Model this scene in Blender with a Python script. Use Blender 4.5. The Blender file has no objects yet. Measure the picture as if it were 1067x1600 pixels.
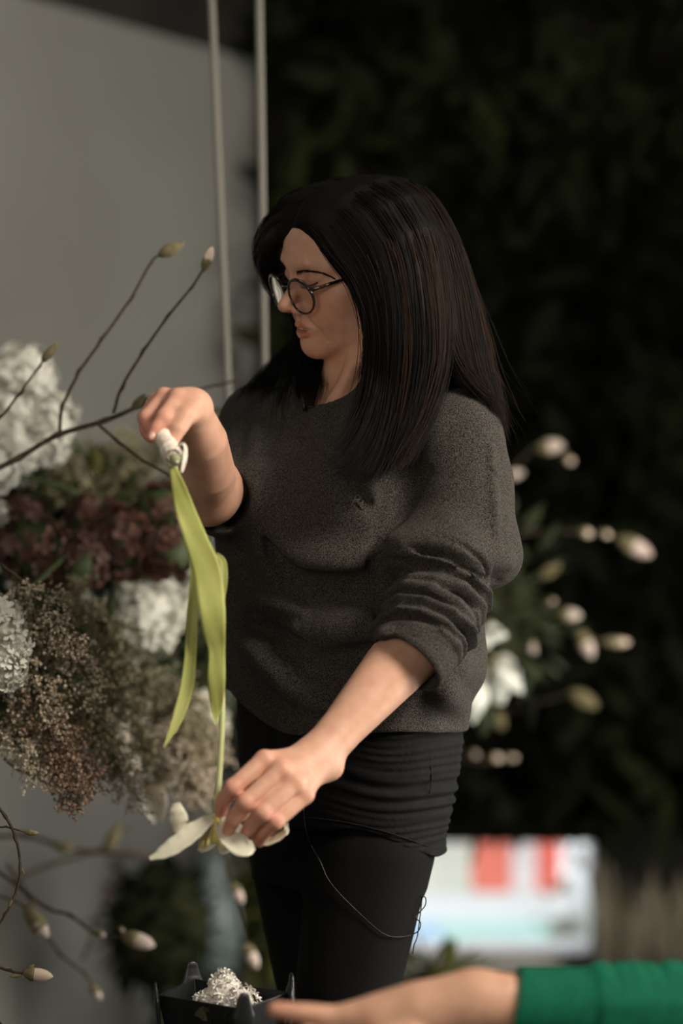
import bpy, bmesh, math, random
import numpy as np
from mathutils import Vector, Matrix

# ------------------------------------------------------------------ camera, world, lights, exposure
SC = bpy.context.scene
COL = SC.collection
CAMZ = 1.2
cam_d = bpy.data.cameras.new('camera'); cam = bpy.data.objects.new('camera', cam_d); COL.objects.link(cam)
cam.location = (0, 0, CAMZ); cam.rotation_euler = (math.radians(90), 0, 0)
cam_d.sensor_fit = 'VERTICAL'; cam_d.sensor_height = 36; cam_d.sensor_width = 24; cam_d.lens = 85
cam_d.clip_start = 0.05; cam_d.clip_end = 100
cam_d.dof.use_dof = True; cam_d.dof.focus_distance = 3.19; cam_d.dof.aperture_fstop = 1.45
SC.camera = cam
SC.view_settings.view_transform = 'Standard'; SC.view_settings.look = 'None'
SC.view_settings.exposure = 0.0; SC.view_settings.gamma = 1.0
SC.view_settings.use_curve_mapping = False
SC.cycles.use_denoising = True

world = bpy.data.worlds.new('World'); SC.world = world; world.use_nodes = True
bg = world.node_tree.nodes['Background']; bg.inputs[0].default_value = (0.86, 0.92, 0.98, 1); bg.inputs[1].default_value = 3.9

def area(name, loc, target, sx, sy, power, color):
    d = bpy.data.lights.new(name, 'AREA'); d.shape = 'RECTANGLE'; d.size = sx; d.size_y = sy
    d.energy = power; d.color = color
    o = bpy.data.objects.new(name, d); COL.objects.link(o); o.location = loc
    o.rotation_euler = (Vector(target) - Vector(loc)).to_track_quat('-Z', 'Y').to_euler()
    return o
area('window_daylight', (1.85, 1.9, 2.72), (0.05, 3.2, 1.0), .9, .9, 122, (1.0, 0.89, 0.76))
area('left_fill', (-0.75, 0.2, 1.75), (-0.1, 3.4, 1.2), 1.1, 1.1, 21, (1.0, 0.88, 0.74))  # added fill lamp left of the camera, lifts the face; no window there
area('overhead_fill', (-0.6, 3.1, 2.95), (-0.9, 5.0, 0.9), 1.3, 0.9, 6, (0.95, 0.97, 0.94))  # added overhead lamp for the grey partition; the ceiling has no opening
area('side_fill', (1.75, 3.5, 0.80), (-0.9, 4.6, 0.20), 1.0, 1.1, 42, (1.0, 0.95, 0.86))  # added lamp out of view at the right, brightens the lower partition
sun_d = bpy.data.lights.new('sun', 'SUN'); sun_d.energy = 1.2; sun_d.angle = 0.03; sun_d.color = (1, .97, .92)
sun = bpy.data.objects.new('sun', sun_d); COL.objects.link(sun)
sun.rotation_euler = Vector((-.72, .2, -.66)).to_track_quat('-Z', 'Y').to_euler()

FPX = 85 / 36 * 1600
def P(px, py, Y):
    return np.array([(px - 533.5) / FPX * Y, Y, CAMZ - (py - 800) / FPX * Y], dtype=np.float64)

# ------------------------------------------------------------------ helpers: tags, objects, materials
def tag(o, label=None, cat=None, group=None, kind=None):
    if label: o['label'] = label
    if cat: o['category'] = cat
    if group: o['group'] = group
    if kind: o['kind'] = kind
    return o
def empty(name, loc=(0, 0, 0), label=None, cat=None, group=None, rot=(0, 0, 0)):
    o = bpy.data.objects.new(name, None); COL.objects.link(o); o.location = loc; o.rotation_euler = rot
    o.empty_display_size = 0.02
    return tag(o, label, cat, group)
def link(name, mesh, mat=None, parent=None, smooth=True):
    if mat is not None and not mesh.materials: mesh.materials.append(mat)
    if smooth and len(mesh.polygons): mesh.polygons.foreach_set('use_smooth', [True] * len(mesh.polygons))
    o = bpy.data.objects.new(name, mesh); COL.objects.link(o)
    if parent is not None:
        o.parent = parent
        if parent.type == 'EMPTY' or True:
            o.matrix_parent_inverse = pworld(parent).inverted()
    return o
def pworld(o):
    m = Matrix.LocRotScale(o.location, o.rotation_euler, o.scale)
    if o.parent is not None:
        m = pworld(o.parent) @ o.matrix_parent_inverse @ m
    return m
def mesh_from(name, V, F):
    me = bpy.data.meshes.new(name); me.from_pydata([tuple(map(float, v)) for v in V], [], [tuple(f) for f in F]); me.update()
    return me
class MB:
    """collects geometry for one mesh"""
    def __init__(s): s.V = []; s.F = []
    def add(s, V, F):
        n = len(s.V); s.V += [tuple(v) for v in V]; s.F += [tuple(i + n for i in f) for f in F]
    def mesh(s, name): return mesh_from(name, s.V, s.F)
    def build(s, name, mat, parent=None, smooth=True): return link(name, s.mesh(name), mat, parent, smooth)
    def box(s, lo, hi):
        x0, y0, z0 = lo; x1, y1, z1 = hi
        s.add([(x0,y0,z0),(x1,y0,z0),(x1,y1,z0),(x0,y1,z0),(x0,y0,z1),(x1,y0,z1),(x1,y1,z1),(x0,y1,z1)],
              [(0,3,2,1),(4,5,6,7),(0,1,5,4),(1,2,6,5),(2,3,7,6),(3,0,4,7)])
    def tube(s, pts, rad, n=6, cap=True):
        pts = [np.array(p, float) for p in pts]
        if np.isscalar(rad): rad = [rad] * len(pts)
        up = np.array([0.13, 0.31, 0.94]); V = []; F = []
        t0 = pts[1] - pts[0]; t0 /= np.linalg.norm(t0) + 1e-12
        a = np.cross(t0, up); a /= np.linalg.norm(a) + 1e-12
        for i, p in enumerate(pts):
            t = pts[min(i+1, len(pts)-1)] - pts[max(i-1, 0)]; t /= np.linalg.norm(t) + 1e-12
            a = a - t * a.dot(t); a /= np.linalg.norm(a) + 1e-12; b = np.cross(t, a)
            for k in range(n):
                w = 2 * math.pi * k / n
                V.append(p + rad[i] * (math.cos(w) * a + math.sin(w) * b))
        for i in range(len(pts) - 1):
            for k in range(n):
                F.append((i*n+k, i*n+(k+1) % n, (i+1)*n+(k+1) % n, (i+1)*n+k))
        if cap:
            F.append(tuple(range(n))[::-1]); F.append(tuple((len(pts)-1)*n + k for k in range(n)))
        s.add(V, F)
def box_obj(name, lo, hi, mat, parent=None):
    m = MB(); m.box(lo, hi); return m.build(name, mat, parent, smooth=False)
def smooth_pts(pts, sub=6):
    """Catmull-Rom through points (any dimension)"""
    pts = [np.array(p, float) for p in pts]
    if len(pts) < 3:
        return [pts[0] + (pts[-1]-pts[0]) * i / sub for i in range(sub + 1)]
    q = [2*pts[0]-pts[1]] + pts + [2*pts[-1]-pts[-2]]; out = []
    for i in range(1, len(q) - 2):
        for k in range(sub):
            t = k / sub
            out.append(0.5 * ((2*q[i]) + (-q[i-1]+q[i+1])*t + (2*q[i-1]-5*q[i]+4*q[i+1]-q[i+2])*t*t + (-q[i-1]+3*q[i]-3*q[i+1]+q[i+2])*t**3))
    out.append(pts[-1]); return out

def mat(name, color, rough=0.6, spec=0.4, var=None, scale=20, detail=3, bump=0, bscale=None, sss=0, sssr=(0.01, .005, .003),
        attr=None, trans=0, coat=0, sheen=0, metal=0, emit=None, alpha=None, ramp=(0.35, 0.65)):
    m = bpy.data.materials.new(name); m.use_nodes = True; nt = m.node_tree; N = nt.nodes; Lk = nt.links
    b = N['Principled BSDF']; b.inputs['Base Color'].default_value = (*color, 1)
    b.inputs['Roughness'].default_value = rough; b.inputs['Specular IOR Level'].default_value = spec
    b.inputs['Metallic'].default_value = metal
    if trans: b.inputs['Transmission Weight'].default_value = trans
    if coat: b.inputs['Coat Weight'].default_value = coat
    if sheen: b.inputs['Sheen Weight'].default_value = sheen; b.inputs['Sheen Roughness'].default_value = .4
    if sss:
        b.inputs['Subsurface Weight'].default_value = sss; b.inputs['Subsurface Radius'].default_value = (1, .45, .25)
        b.inputs['Subsurface Scale'].default_value = sssr[0]
    if emit: b.inputs['Emission Color'].default_value = (*emit[0], 1); b.inputs['Emission Strength'].default_value = emit[1]
    tc = N.new('ShaderNodeTexCoord')
    last = None
    if var is not None:
        nz = N.new('ShaderNodeTexNoise'); nz.inputs['Scale'].default_value = scale; nz.inputs['Detail'].default_value = detail
        Lk.new(tc.outputs['Object'], nz.inputs['Vector'])
        r = N.new('ShaderNodeValToRGB'); r.color_ramp.elements[0].position = ramp[0]; r.color_ramp.elements[1].position = ramp[1]
        r.color_ramp.elements[0].color = (*color, 1); r.color_ramp.elements[1].color = (*var, 1)
        Lk.new(nz.outputs['Fac'], r.inputs['Fac']); last = r.outputs['Color']; Lk.new(last, b.inputs['Base Color'])
    if attr:
        a = N.new('ShaderNodeAttribute'); a.attribute_name = attr
        if last is not None:
            mx = N.new('ShaderNodeMix'); mx.data_type = 'RGBA'; mx.blend_type = 'MULTIPLY'; mx.inputs['Factor'].default_value = 1
            Lk.new(last, mx.inputs['A']); Lk.new(a.outputs['Color'], mx.inputs['B']); Lk.new(mx.outputs['Result'], b.inputs['Base Color'])
        else: Lk.new(a.outputs['Color'], b.inputs['Base Color'])
    if bump:
        nb = N.new('ShaderNodeTexNoise'); nb.inputs['Scale'].default_value = bscale or scale; nb.inputs['Detail'].default_value = 3
        Lk.new(tc.outputs['Object'], nb.inputs['Vector'])
        bp = N.new('ShaderNodeBump'); bp.inputs['Strength'].default_value = bump; bp.inputs['Distance'].default_value = 0.003
        Lk.new(nb.outputs['Fac'], bp.inputs['Height']); Lk.new(bp.outputs['Normal'], b.inputs['Normal'])
    return m

# ------------------------------------------------------------------ signed distance modelling
F32 = np.float32
def smin(a, b, k):
    if k <= 0: return np.minimum(a, b)
    h = np.maximum(k - np.abs(a - b), 0) / k
    return np.minimum(a, b) - h * h * (k * 0.25)
class Ell:
    def __init__(s, c, r, R=None, k=0.01, op='+'):
        s.c = np.array(c, F32); s.r = np.array(r, F32) if not np.isscalar(r) else np.array([r]*3, F32)
        s.R = None if R is None else np.array(R, F32); s.k = k; s.op = op; s.bc = s.c; s.br = float(s.r.max())
    def d(s, p):
        q = p - s.c
        if s.R is not None: q = q @ s.R.T      # rows of R = local axes
        if s.r[0] == s.r[1] == s.r[2]: return np.sqrt((q*q).sum(1)) - s.r[0]
        a = q / s.r; k0 = np.sqrt((a*a).sum(1)); b = a / s.r; k1 = np.sqrt((b*b).sum(1)) + 1e-9
        return k0 * (k0 - 1) / k1
class Cap:
    """polyline of tapered capsules; hard or smooth union of its own segments"""
    def __init__(s, pts, rs, k=0.01, op='+', ks=0.0, flat=None):
        s.p = [np.array(x, F32) for x in pts]; s.r = [rs]*len(pts) if np.isscalar(rs) else list(rs); s.k = k; s.op = op; s.ks = ks
        A = np.array(s.p); s.bc = (A.min(0) + A.max(0)) / 2; s.br = float(np.linalg.norm(A - s.bc, axis=1).max() + max(s.r))
        s.flat = flat
    def d(s, p):
        out = None
        for i in getattr(s, 'seg', range(len(s.p) - 1)):
            a, b = s.p[i], s.p[i+1]; ba = b - a; pa = p - a
            h = np.clip((pa @ ba) / (ba @ ba), 0, 1).astype(F32)
            q = pa - h[:, None] * ba
            if s.flat is not None:
                w = q @ s.flat[0]; q = q + w[:, None] * (s.flat[0] * (1 / s.flat[1] - 1))
            d = np.sqrt((q*q).sum(1)) - (s.r[i] + (s.r[i+1] - s.r[i]) * h)
            out = d if out is None else smin(out, d, s.ks)
        return out
    def near(s, c, R):
        A = np.array(s.p); m_ = (A[1:] + A[:-1])/2; hl_ = np.linalg.norm(A[1:]-A[:-1], axis=1)/2 + np.maximum(s.r[1:], s.r[:-1])
        ok = np.linalg.norm(m_ - c, axis=1) - hl_ < R + s.k + .01
        if ok.all(): return s
        if not ok.any(): return None
        o = Cap.__new__(Cap); o.__dict__.update(s.__dict__); o.seg = np.nonzero(ok)[0]; return o
class Loft:
    """stack of elliptical sections along z: rows (z, cx, cy, a, b, yaw)"""
    def __init__(s, rows, k=0.01, op='+', n=2.2, zlo=None, zhi=None):
        s.t = np.array(rows, float); s.k = k; s.op = op; s.n = n; s.zlo = zlo; s.zhi = zhi
        s.bc = np.array([s.t[:,1].mean(), s.t[:,2].mean(), s.t[:,0].mean()], F32); s.br = float(np.ptp(s.t[:,0])/2 + s.t[:,3].max() + .05)
    def d(s, p):
        z = p[:, 2]; g = lambda j: np.interp(z, s.t[:,0], s.t[:,j]).astype(F32)
        cx, cy, a, b, w = g(1), g(2), g(3), g(4), g(5); c, sn = np.cos(w), np.sin(w)
        x = p[:,0]-cx; y = p[:,1]-cy; u = np.abs(x*c + y*sn)/a; v = np.abs(-x*sn + y*c)/b
        q = (u**s.n + v**s.n) ** (1/s.n)
        gr = np.sqrt((u/a)**2 + (v/b)**2) / np.maximum(q, 1e-4) + 1e-6
        d = (q - 1) / np.maximum(gr, 1/ (a+.001)) 
        zl = s.t[0,0] if s.zlo is None else s.zlo; zh = s.t[-1,0] if s.zhi is None else s.zhi
        e = np.maximum(zl - z, z - zh)
        return np.maximum(d, e)
class Fn:
    def __init__(s, f, bc, br, k=0.0, op='+'): s.f = f; s.bc = np.array(bc, F32); s.br = br; s.k = k; s.op = op
    def d(s, p): return s.f(p).astype(F32)
def ev(prims, p):
    d = np.full(len(p), 9.0, F32)
    for q in prims:
        if q.op == '+': d = smin(d, q.d(p), q.k)
        elif q.op == '-': d = -smin(-d, q.d(p), q.k)
        elif q.op == '&': d = -smin(-d, -q.d(p), q.k)
        elif q.op == '~': d = d + q.d(p)
    return d
def polygonize(prims, lo, hi, h, B=16):
    lo = np.array(lo, float); hi = np.array(hi, float)
    nb = np.ceil((hi - lo) / (h * B)).astype(int)
    g = np.stack(np.meshgrid(*[np.arange(n) for n in nb], indexing='ij'), -1).reshape(-1, 3)
    cen = (lo + (g + 0.5) * h * B).astype(F32); R = h * B * 0.87
    dc = np.concatenate([ev(prims, cen[i:i+20000]) for i in range(0, len(cen), 20000)])
    act = np.abs(dc) < R * 1.6 + 0.012
    g = g[act]; cen = cen[act]
    ii = np.stack(np.meshgrid(*[np.arange(B+1)]*3, indexing='ij'), -1).reshape(-1, 3)
    M = nb.max() * B + 2; keys = []; verts = []; quads = []
    off8 = np.array([[0,0,0],[1,0,0],[0,1,0],[1,1,0],[0,0,1],[1,0,1],[0,1,1],[1,1,1]])
    edges = [(0,1),(2,3),(4,5),(6,7),(0,2),(1,3),(4,6),(5,7),(0,4),(1,5),(2,6),(3,7)]
    ci = np.stack(np.meshgrid(*[np.arange(B)]*3, indexing='ij'), -1).reshape(-1, 3)
    for gb, c in zip(g, cen):
        pr = [q for q in prims if q.br > 5 or np.linalg.norm(q.bc - c) - q.br < R + q.k + 0.01]
        pr = [q.near(c, R) if isinstance(q, Cap) and len(q.p) > 4 else q for q in pr]; pr = [q for q in pr if q is not None]
        if not pr: continue
        G = ii + gb * B; pts = (lo + G * h).astype(F32)
        D = ev(pr, pts).reshape(B+1, B+1, B+1)
        if D.min() > 0 or D.max() < 0: continue
        corner = np.stack([D[o[0]:o[0]+B, o[1]:o[1]+B, o[2]:o[2]+B] for o in off8], -1).reshape(-1, 8)
        s = corner < 0; mix = s.any(1) & ~s.all(1)
        if not mix.any(): continue
        cc = corner[mix]; sm = s[mix]; base = ci[mix]
        acc = np.zeros((len(cc), 3)); cnt = np.zeros(len(cc))
        for a, b in edges:
            x = sm[:, a] != sm[:, b]
            if not x.any(): continue
            t = cc[x, a] / (cc[x, a] - cc[x, b])
            acc[x] += off8[a] + t[:, None] * (off8[b] - off8[a]); cnt[x] += 1
        v = lo + (base + gb*B + acc / cnt[:, None]) * h
        K = (base + gb*B) @ np.array([M*M, M, 1]); keys.append(K); verts.append(v)
        S = D < 0
        for ax in range(3):
            sl0 = [slice(0, B)]*3; sl1 = [slice(0, B)]*3; sl1[ax] = slice(1, B+1)
            a = S[tuple(sl0)]; b = S[tuple(sl1)]; ch = np.argwhere(a != b)
            if not len(ch): continue
            flip = a[tuple(ch.T)]; gp = ch + gb*B; u = np.zeros(3, int); w = np.zeros(3, int); u[(ax+1) % 3] = 1; w[(ax+2) % 3] = 1
            m_ = np.array([M*M, M, 1])
            q = np.stack([(gp-u-w) @ m_, (gp-w) @ m_, gp @ m_, (gp-u) @ m_], 1)
            q[~flip] = q[~flip][:, ::-1]; quads.append(q)
    K = np.concatenate(keys); V = np.concatenate(verts); Q = np.concatenate(quads)
    o = np.argsort(K); K = K[o]; V = V[o]
    ix = np.searchsorted(K, Q); ix = np.minimum(ix, len(K)-1); ok = (K[ix] == Q).all(1)
    return V, ix[ok]
def np_mesh(name, V, Q):
    me = bpy.data.meshes.new(name); n = len(Q)
    me.vertices.add(len(V)); me.vertices.foreach_set('co', V.astype(F32).ravel())
    me.loops.add(n*4); me.loops.foreach_set('vertex_index', Q.astype(np.int32).ravel())
    me.polygons.add(n); me.polygons.foreach_set('loop_start', np.arange(0, n*4, 4, dtype=np.int32))
    me.update(calc_edges=True); me.validate(); return me
def relax(V, Q, it=2, lam=0.5):
    E = np.concatenate([Q[:, [0,1]], Q[:, [1,2]], Q[:, [2,3]], Q[:, [3,0]]]); E = np.concatenate([E, E[:, ::-1]])
    cnt = np.bincount(E[:,0], minlength=len(V))[:, None] + 1e-9
    for _ in range(it):
        for l in (lam, -lam*1.03):
            s = np.stack([np.bincount(E[:,0], V[E[:,1], j], minlength=len(V)) for j in range(3)], 1) / cnt
            V = V + l * (s - V)
    return V
def sdf_obj(name, prims, lo, hi, h, mat_, parent=None, it=2, color=None, B=16):
    V, Q = polygonize(prims, lo, hi, h, B); V = relax(V, Q, it)
    me = np_mesh(name, V, Q)
    if color is not None:
        ca = me.color_attributes.new('tint', 'FLOAT_COLOR', 'POINT')
        c = color(V); ca.data.foreach_set('color', np.concatenate([c, np.ones((len(c), 1))], 1).astype(F32).ravel())
    return link(name, me, mat_, parent)
def hits(prims, pxs, Y0=2.75, Y1=4.2):
    """where the camera ray through each (px, py) first meets the surface"""
    pxs = np.array(pxs, float); d = np.stack([(pxs[:,0]-533.5)/FPX, np.ones(len(pxs)), -(pxs[:,1]-800)/FPX], 1)
    t = np.full(len(pxs), Y0)
    for _ in range(90):
        p = (d*t[:, None] + [0, 0, CAMZ]).astype(F32); dd = ev(prims, p); t = np.where(dd > 0.0004, t + np.maximum(dd*0.7, 0.0003), t)
    t = np.where(t > Y1, np.nan, t)
    if np.isnan(t).any():
        g = np.nanmean(t) if not np.isnan(t).all() else 3.2
        t = np.where(np.isnan(t), g, t)
    return d*t[:, None] + [0, 0, CAMZ]
WYR = 6.32
# ------------------------------------------------------------------ the room
M_plaster = mat('grey_plaster', (.165, .166, .155), .9, .2, var=(.195, .200, .182), scale=1.6, detail=5, bump=.15, bscale=40)
M_dark = mat('dark_paint', (.012, .012, .010), .8, .2, var=(.02, .02, .016), scale=3)
M_concrete = mat('floor_concrete', (.10, .10, .09), .6, .3, var=(.14, .14, .13), scale=4, bump=.1)
M_rope = mat('rope', (.17, .165, .145), .8, .2)

tag(box_obj('floor', (-3, -3, -.1), (3.2, WYR, 0), M_concrete), 'grey concrete floor of the studio', kind='structure')
tag(box_obj('ceiling', (-3, -3, 3.0), (3.2, WYR, 3.1), M_dark), 'dark ceiling above the room', kind='structure')
tag(box_obj('wall_left', (-3.1, -3, 0), (-3, WYR, 3.0), M_plaster), 'side wall outside the frame on the left', kind='structure')
tag(box_obj('wall_right', (3.2, -3, 0), (3.3, WYR, 3.0), M_dark), 'side wall outside the frame on the right', kind='structure')
tag(box_obj('wall_front', (-3, -3.1, 0), (3.2, -3, 3.0), M_dark), 'wall behind the camera', kind='structure')
# back wall with a low window opening at the right, x 0.10..0.98, z 0.0..0.545 seen at Y 7.8
m = MB(); WY = 6.2; wx0, wx1, wz0, wz1 = .16, 1.0, -.01, .142
wx0, wx1 = .05, .655
wz1 = CAMZ - (1317-800)/FPX*WY; wz0 = CAMZ - (1499-800)/FPX*WY
for lo, hi in [((-3, WY, 0), (wx0, WY+.12, 3)), ((wx1, WY, 0), (3.2, WY+.12, 3)), ((wx0, WY, wz1), (wx1, WY+.12, 3)), ((wx0, WY, -.1), (wx1, WY+.12, wz0))]: m.box(lo, hi)
tag(m.build('wall_back', M_dark, smooth=False), 'very dark wall behind the foliage', kind='structure')
# grey plaster partition, its top sloping away to the right under dark boarding
d = np.array([.44, .71]); d /= np.linalg.norm(d); n = np.array([d[1], -d[0]])
a = np.array([-.664, 5.3]) - d*2.2; b = np.array([-.212, 6.03]); zt = 1.2 + 800/FPX*5.3
def slab(name, a, b, z0, z1, th, mt, lab):
    nn = np.array([-(b-a)[1], (b-a)[0]]); nn /= np.linalg.norm(nn); a2 = a + nn*th; b2 = b + nn*th
    V = [(*a, z0), (*b, z0), (*b2, z0), (*a2, z0), (*a, z1), (*b, z1), (*b2, z1), (*a2, z1)]
    mm = MB(); mm.add(V, [(0,3,2,1),(4,5,6,7),(0,1,5,4),(1,2,6,5),(2,3,7,6),(3,0,4,7)])
    return tag(mm.build(name, mt, smooth=False), lab, kind='structure')
slab('wall_partition', a, b, 0, zt, .10, M_plaster, 'smooth grey plaster partition standing at the left')
slab('trim_1', a - d*.05, b + d*.9, zt, 3.0, .16, M_dark, 'dark boarding between the grey partition and the ceiling')
# ------------------------------------------------------------------ the woman
H_SKIN, H_CLOTH = 0.0016, 0.0027
def skin_mat(name, c1, c2):
    m = mat(name, c1, .5, .35, var=c2, scale=60, detail=4, attr='tint', sss=.12, sssr=(.012,), bump=.06, bscale=900)
    return m
M_skin = skin_mat('skin', (.59, .325, .225), (.65, .38, .27))
M_sweater = mat('grey_heather_knit', (.013, .012, .0105), .95, .10, var=(.098, .090, .079), scale=650, detail=4, bump=.8, bscale=700, sheen=.02, ramp=(.36, .66))
M_tunic = mat('black_jersey', (.0060, .0062, .0068), .85, .15, var=(.009, .009, .010), scale=60, bump=.15, bscale=300)
M_legging = mat('black_legging', (.0045, .0047, .005), .9, .15, bump=.1, bscale=400)
M_shoe = mat('black_shoe', (.01, .01, .01), .5, .3)
M_hair = mat('dark_hair', (.0035, .0028, .0024), .6, .12)
M_black = mat('black_plastic', (.006, .006, .006), .4, .4)

woman = empty('person', (0.01, 3.33, 0), 'woman with long dark hair in grey sweater and black leggings holding a white tulip', 'person')

# head frame
yaw, pit, rol, HS = math.radians(62), math.radians(15), math.radians(11), 0.975
f0 = np.array([-math.sin(yaw), -math.cos(yaw), 0]); s0 = np.array([math.cos(yaw), -math.sin(yaw), 0]); zz = np.array([0, 0, 1.])
hf = f0*math.cos(pit) - zz*math.sin(pit); hu0 = f0*math.sin(pit) + zz*math.cos(pit)
hs = s0*math.cos(rol) - hu0*math.sin(rol); hu = s0*math.sin(rol) + hu0*math.cos(rol)
HR = np.stack([hs, hf, hu]); HO = P(546, 417, 3.3)
def hl(s, f, u): return HO + HS*(s*hs + f*hf + u*hu)
def HE(c, r, k=.01, op='+', R=None):
    r = np.array([r]*3 if np.isscalar(r) else r)*HS
    return Ell(hl(*c), r, HR if R is None else R @ HR, k, op)
def HC(pts, rs, k=.01, op='+'): return Cap([hl(*p) for p in pts], [x*HS for x in rs], k, op)
head = [HE((0,-.012,.030), (.074,.095,.082)), HE((0,.034,.026), (.062,.056,.066), .02), HE((0,.034,-.035), (.055,.050,.058), .02)]
for s in (1, -1):
    head += [HC([(s*.050,.004,-.050), (s*.040,.03,-.078), (s*.012,.064,-.096)], [.020,.019,.015], .028),
             HE((s*.036,.052,-.038), (.024,.026,.028), .026), HE((s*.054,.040,-.016), (.016,.022,.014), .022),
             HC([(s*.012,.0835,.020), (s*.030,.080,.024), (s*.050,.062,.018)], [.007,.007,.006], .014)]
head += [HE((0,.068,-.060), (.028,.021,.024), .02), HE((0,.072,-.096), (.016,.015,.014), .016)]
for s in (1, -1):
    head += [HE((s*.032,.097,.006), (.019,.015,.0105), .013, '-'), HE((s*.031,.0695,.004), (.0165,.0145,.0125), .005),
             HC([(s*.018,.0825,.0005), (s*.031,.0855,-.0035), (s*.045,.0765,-.0005)], [.0011,.0013,.0011], .0022, '-'),
             HC([(s*.018,.086,.011), (s*.031,.0870,.0135), (s*.047,.0755,.0105)], [.0012,.0012,.0012], .003, '-')]
head += [HC([(0,.0835,.008), (0,.0935,-.012), (0,.1105,-.0310)], [.0075,.0076,.0095], .012)]
for s in (1, -1):
    head += [HE((s*.0118,.0950,-.0380), (.0080,.0115,.0082), .006), HE((s*.0065,.1020,-.0462), (.0030,.005,.0028), .003, '-'),
             HC([(s*.016,.091,-.050), (s*.030,.078,-.072)], [.0015,.001], .009, '-')]
head += [HC([(0,.0895,-.052), (0,.0905,-.058)], [.0022,.002], .006, '-')]
lipU = [HC([(s*.0,.0925,-.0625), (s*.010,.0902,-.0635), (s*.024,.0785,-.0678)], [.0033,.0032,.0015], .004) for s in (1, -1)]
lipL = [HC([(0,.0905,-.0765), (s*.010,.0883,-.0755), (s*.022,.0785,-.0698)], [.0048,.0044,.0016], .004) for s in (1, -1)]
head += lipU + lipL
head += [HC([(-.019,.086,-.0694), (-.008,.0935,-.0692), (.008,.0935,-.0692), (.019,.086,-.0692)], [.0010,.0036,.0036,.0010], .0015, '-')]
for s in (1, -1): head += [HC([(s*.030,.077,-.076), (s*.033,.068,-.088)], [.0012,.0008], .006, '-')]
for s in (1, -1): head += [HE((s*.0735,-.012,-.012), (.008,.018,.030), .008)]
neckb = P(548, 648, 3.345)
head += [HC([(0,.024,-.086), (0,-.008,-.083)], [.024,.034], .03),
         Cap([hl(0,-.026,-.05), neckb + [.006,0,.02], neckb - [-.002,0,.04]], [.051,.049,.060], .022)]
# sternomastoid + collarbones
head += [Cap([hl(.058,-.012,-.055), P(520, 632, 3.285)], [.010,.008], .02)]
# shoulders and chest hidden under the knit
TY = math.radians(40); tf = np.array([-math.sin(TY), -math.cos(TY), 0]); ts = np.array([math.cos(TY), -math.sin(TY), 0])
TC = np.array([.012, 3.36, 0])
shL, shR = P(714, 684, 3.215), P(408, 668, 3.44)
head += [Cap([neckb-[0,0,.05], shL], [.055,.04], .03), Cap([neckb-[0,0,.05], shR], [.055,.04], .03),
         Ell(TC + [0,0,1.26], (.15,.09,.13), np.stack([ts, tf, zz]), .03)]

def hand(wrist, mcps, fingers, thumb, palm_r=.0125, fk=.0045, thick=None):
    L = []
    for m in mcps: L.append(Cap([wrist + (m-wrist)*.12, m], [palm_r*1.15, palm_r*.86], .016))
    for f, r in fingers: L.append(Cap(f, r, fk))
    L.append(Cap(thumb[0], thumb[1], .010))
    for f, r in fingers:      # knuckle bumps
        L.append(Ell(f[1], r[1]*1.05, None, .004))
    return L
# near arm (her left)
elL = P(706, 940, 3.17); wrL = P(492, 1187, 3.03)
mid = elL*.55 + wrL*.45
armL = [Cap([shL, P(722, 830, 3.23), elL], [.048,.045,.043], .02),
        Cap([elL, elL*.75 + wrL*.25 + [.004,0,.002], mid, elL*.2 + wrL*.8, wrL], [.043,.0445,.0395,.0285,.0265], .02),
        Ell(P(521,1203,3.035), .010, None, .02)]
Yh = 3.0
kn = [P(413,1187,2.985), P(440,1203,2.975), P(460,1222,2.975), P(476,1242,2.985)]
fL = [([kn[0], P(364,1231,2.962), P(348,1252,2.972), P(345,1268,2.985)], [.0118,.0106,.0096,.0080]),
      ([kn[1], P(383,1254,2.952), P(364,1281,2.960), P(357,1297,2.975)], [.0120,.0108,.0097,.0082]),
      ([kn[2], P(410,1270,2.950), P(391,1291,2.962), P(384,1305,2.980)], [.0118,.0106,.0095,.0081]),
      ([kn[3], P(430,1284,2.960), P(412,1301,2.972), P(404,1315,2.985)], [.0110,.0098,.0088,.0076])]
armL += hand(wrL, kn, fL, ([wrL + [-.01,.012,-.01], P(432,1225,3.04), P(388,1262,3.035), P(362,1280,3.012)], [.018,.0155,.0115,.009]), .0135)
armL += [Cap([wrL, P(446,1216,2.995)], [.024,.0155], .02)]
# far arm (her right)
elR = P(325, 772, 3.235); wrR = P(303, 648, 3.06)
armR = [Cap([shR, P(386,732,3.40), elR], [.048,.040,.038], .02),
        Cap([elR, P(321,735,3.17), P(317,690,3.11), wrR], [.040,.0385,.032,.0245], .02)]
knR = [P(277,622,3.035), P(256,619,3.05), P(243,628,3.07), P(236,641,3.09)]
fR = [([knR[0], P(256,652,3.010), P(244,670,3.003), P(237,683,3.000)], [.0105,.0098,.0088,.0074]),
      ([knR[1], P(229,653,3.035), P(234,668,3.030), P(243,680,3.020)], [.0105,.0100,.0090,.0075]),
      ([knR[2], P(227,652,3.060), P(228,672,3.055), P(236,683,3.045)], [.0100,.0092,.0084,.0074]),
      ([knR[3], P(231,660,3.085), P(229,676,3.080), P(236,684,3.07)], [.0094,.0082,.0078,.007])]
armR += hand(wrR, knR, fR, ([P(303,641,3.04), P(289,650,3.018), P(277,670,3.008), P(271,688,3.004)], [.0165,.0135,.0118,.0078]), .0125)
armR += [Ell(P(300,628,3.05), (.020,.018,.016), None, .02)]
body = head + armL + armR

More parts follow.
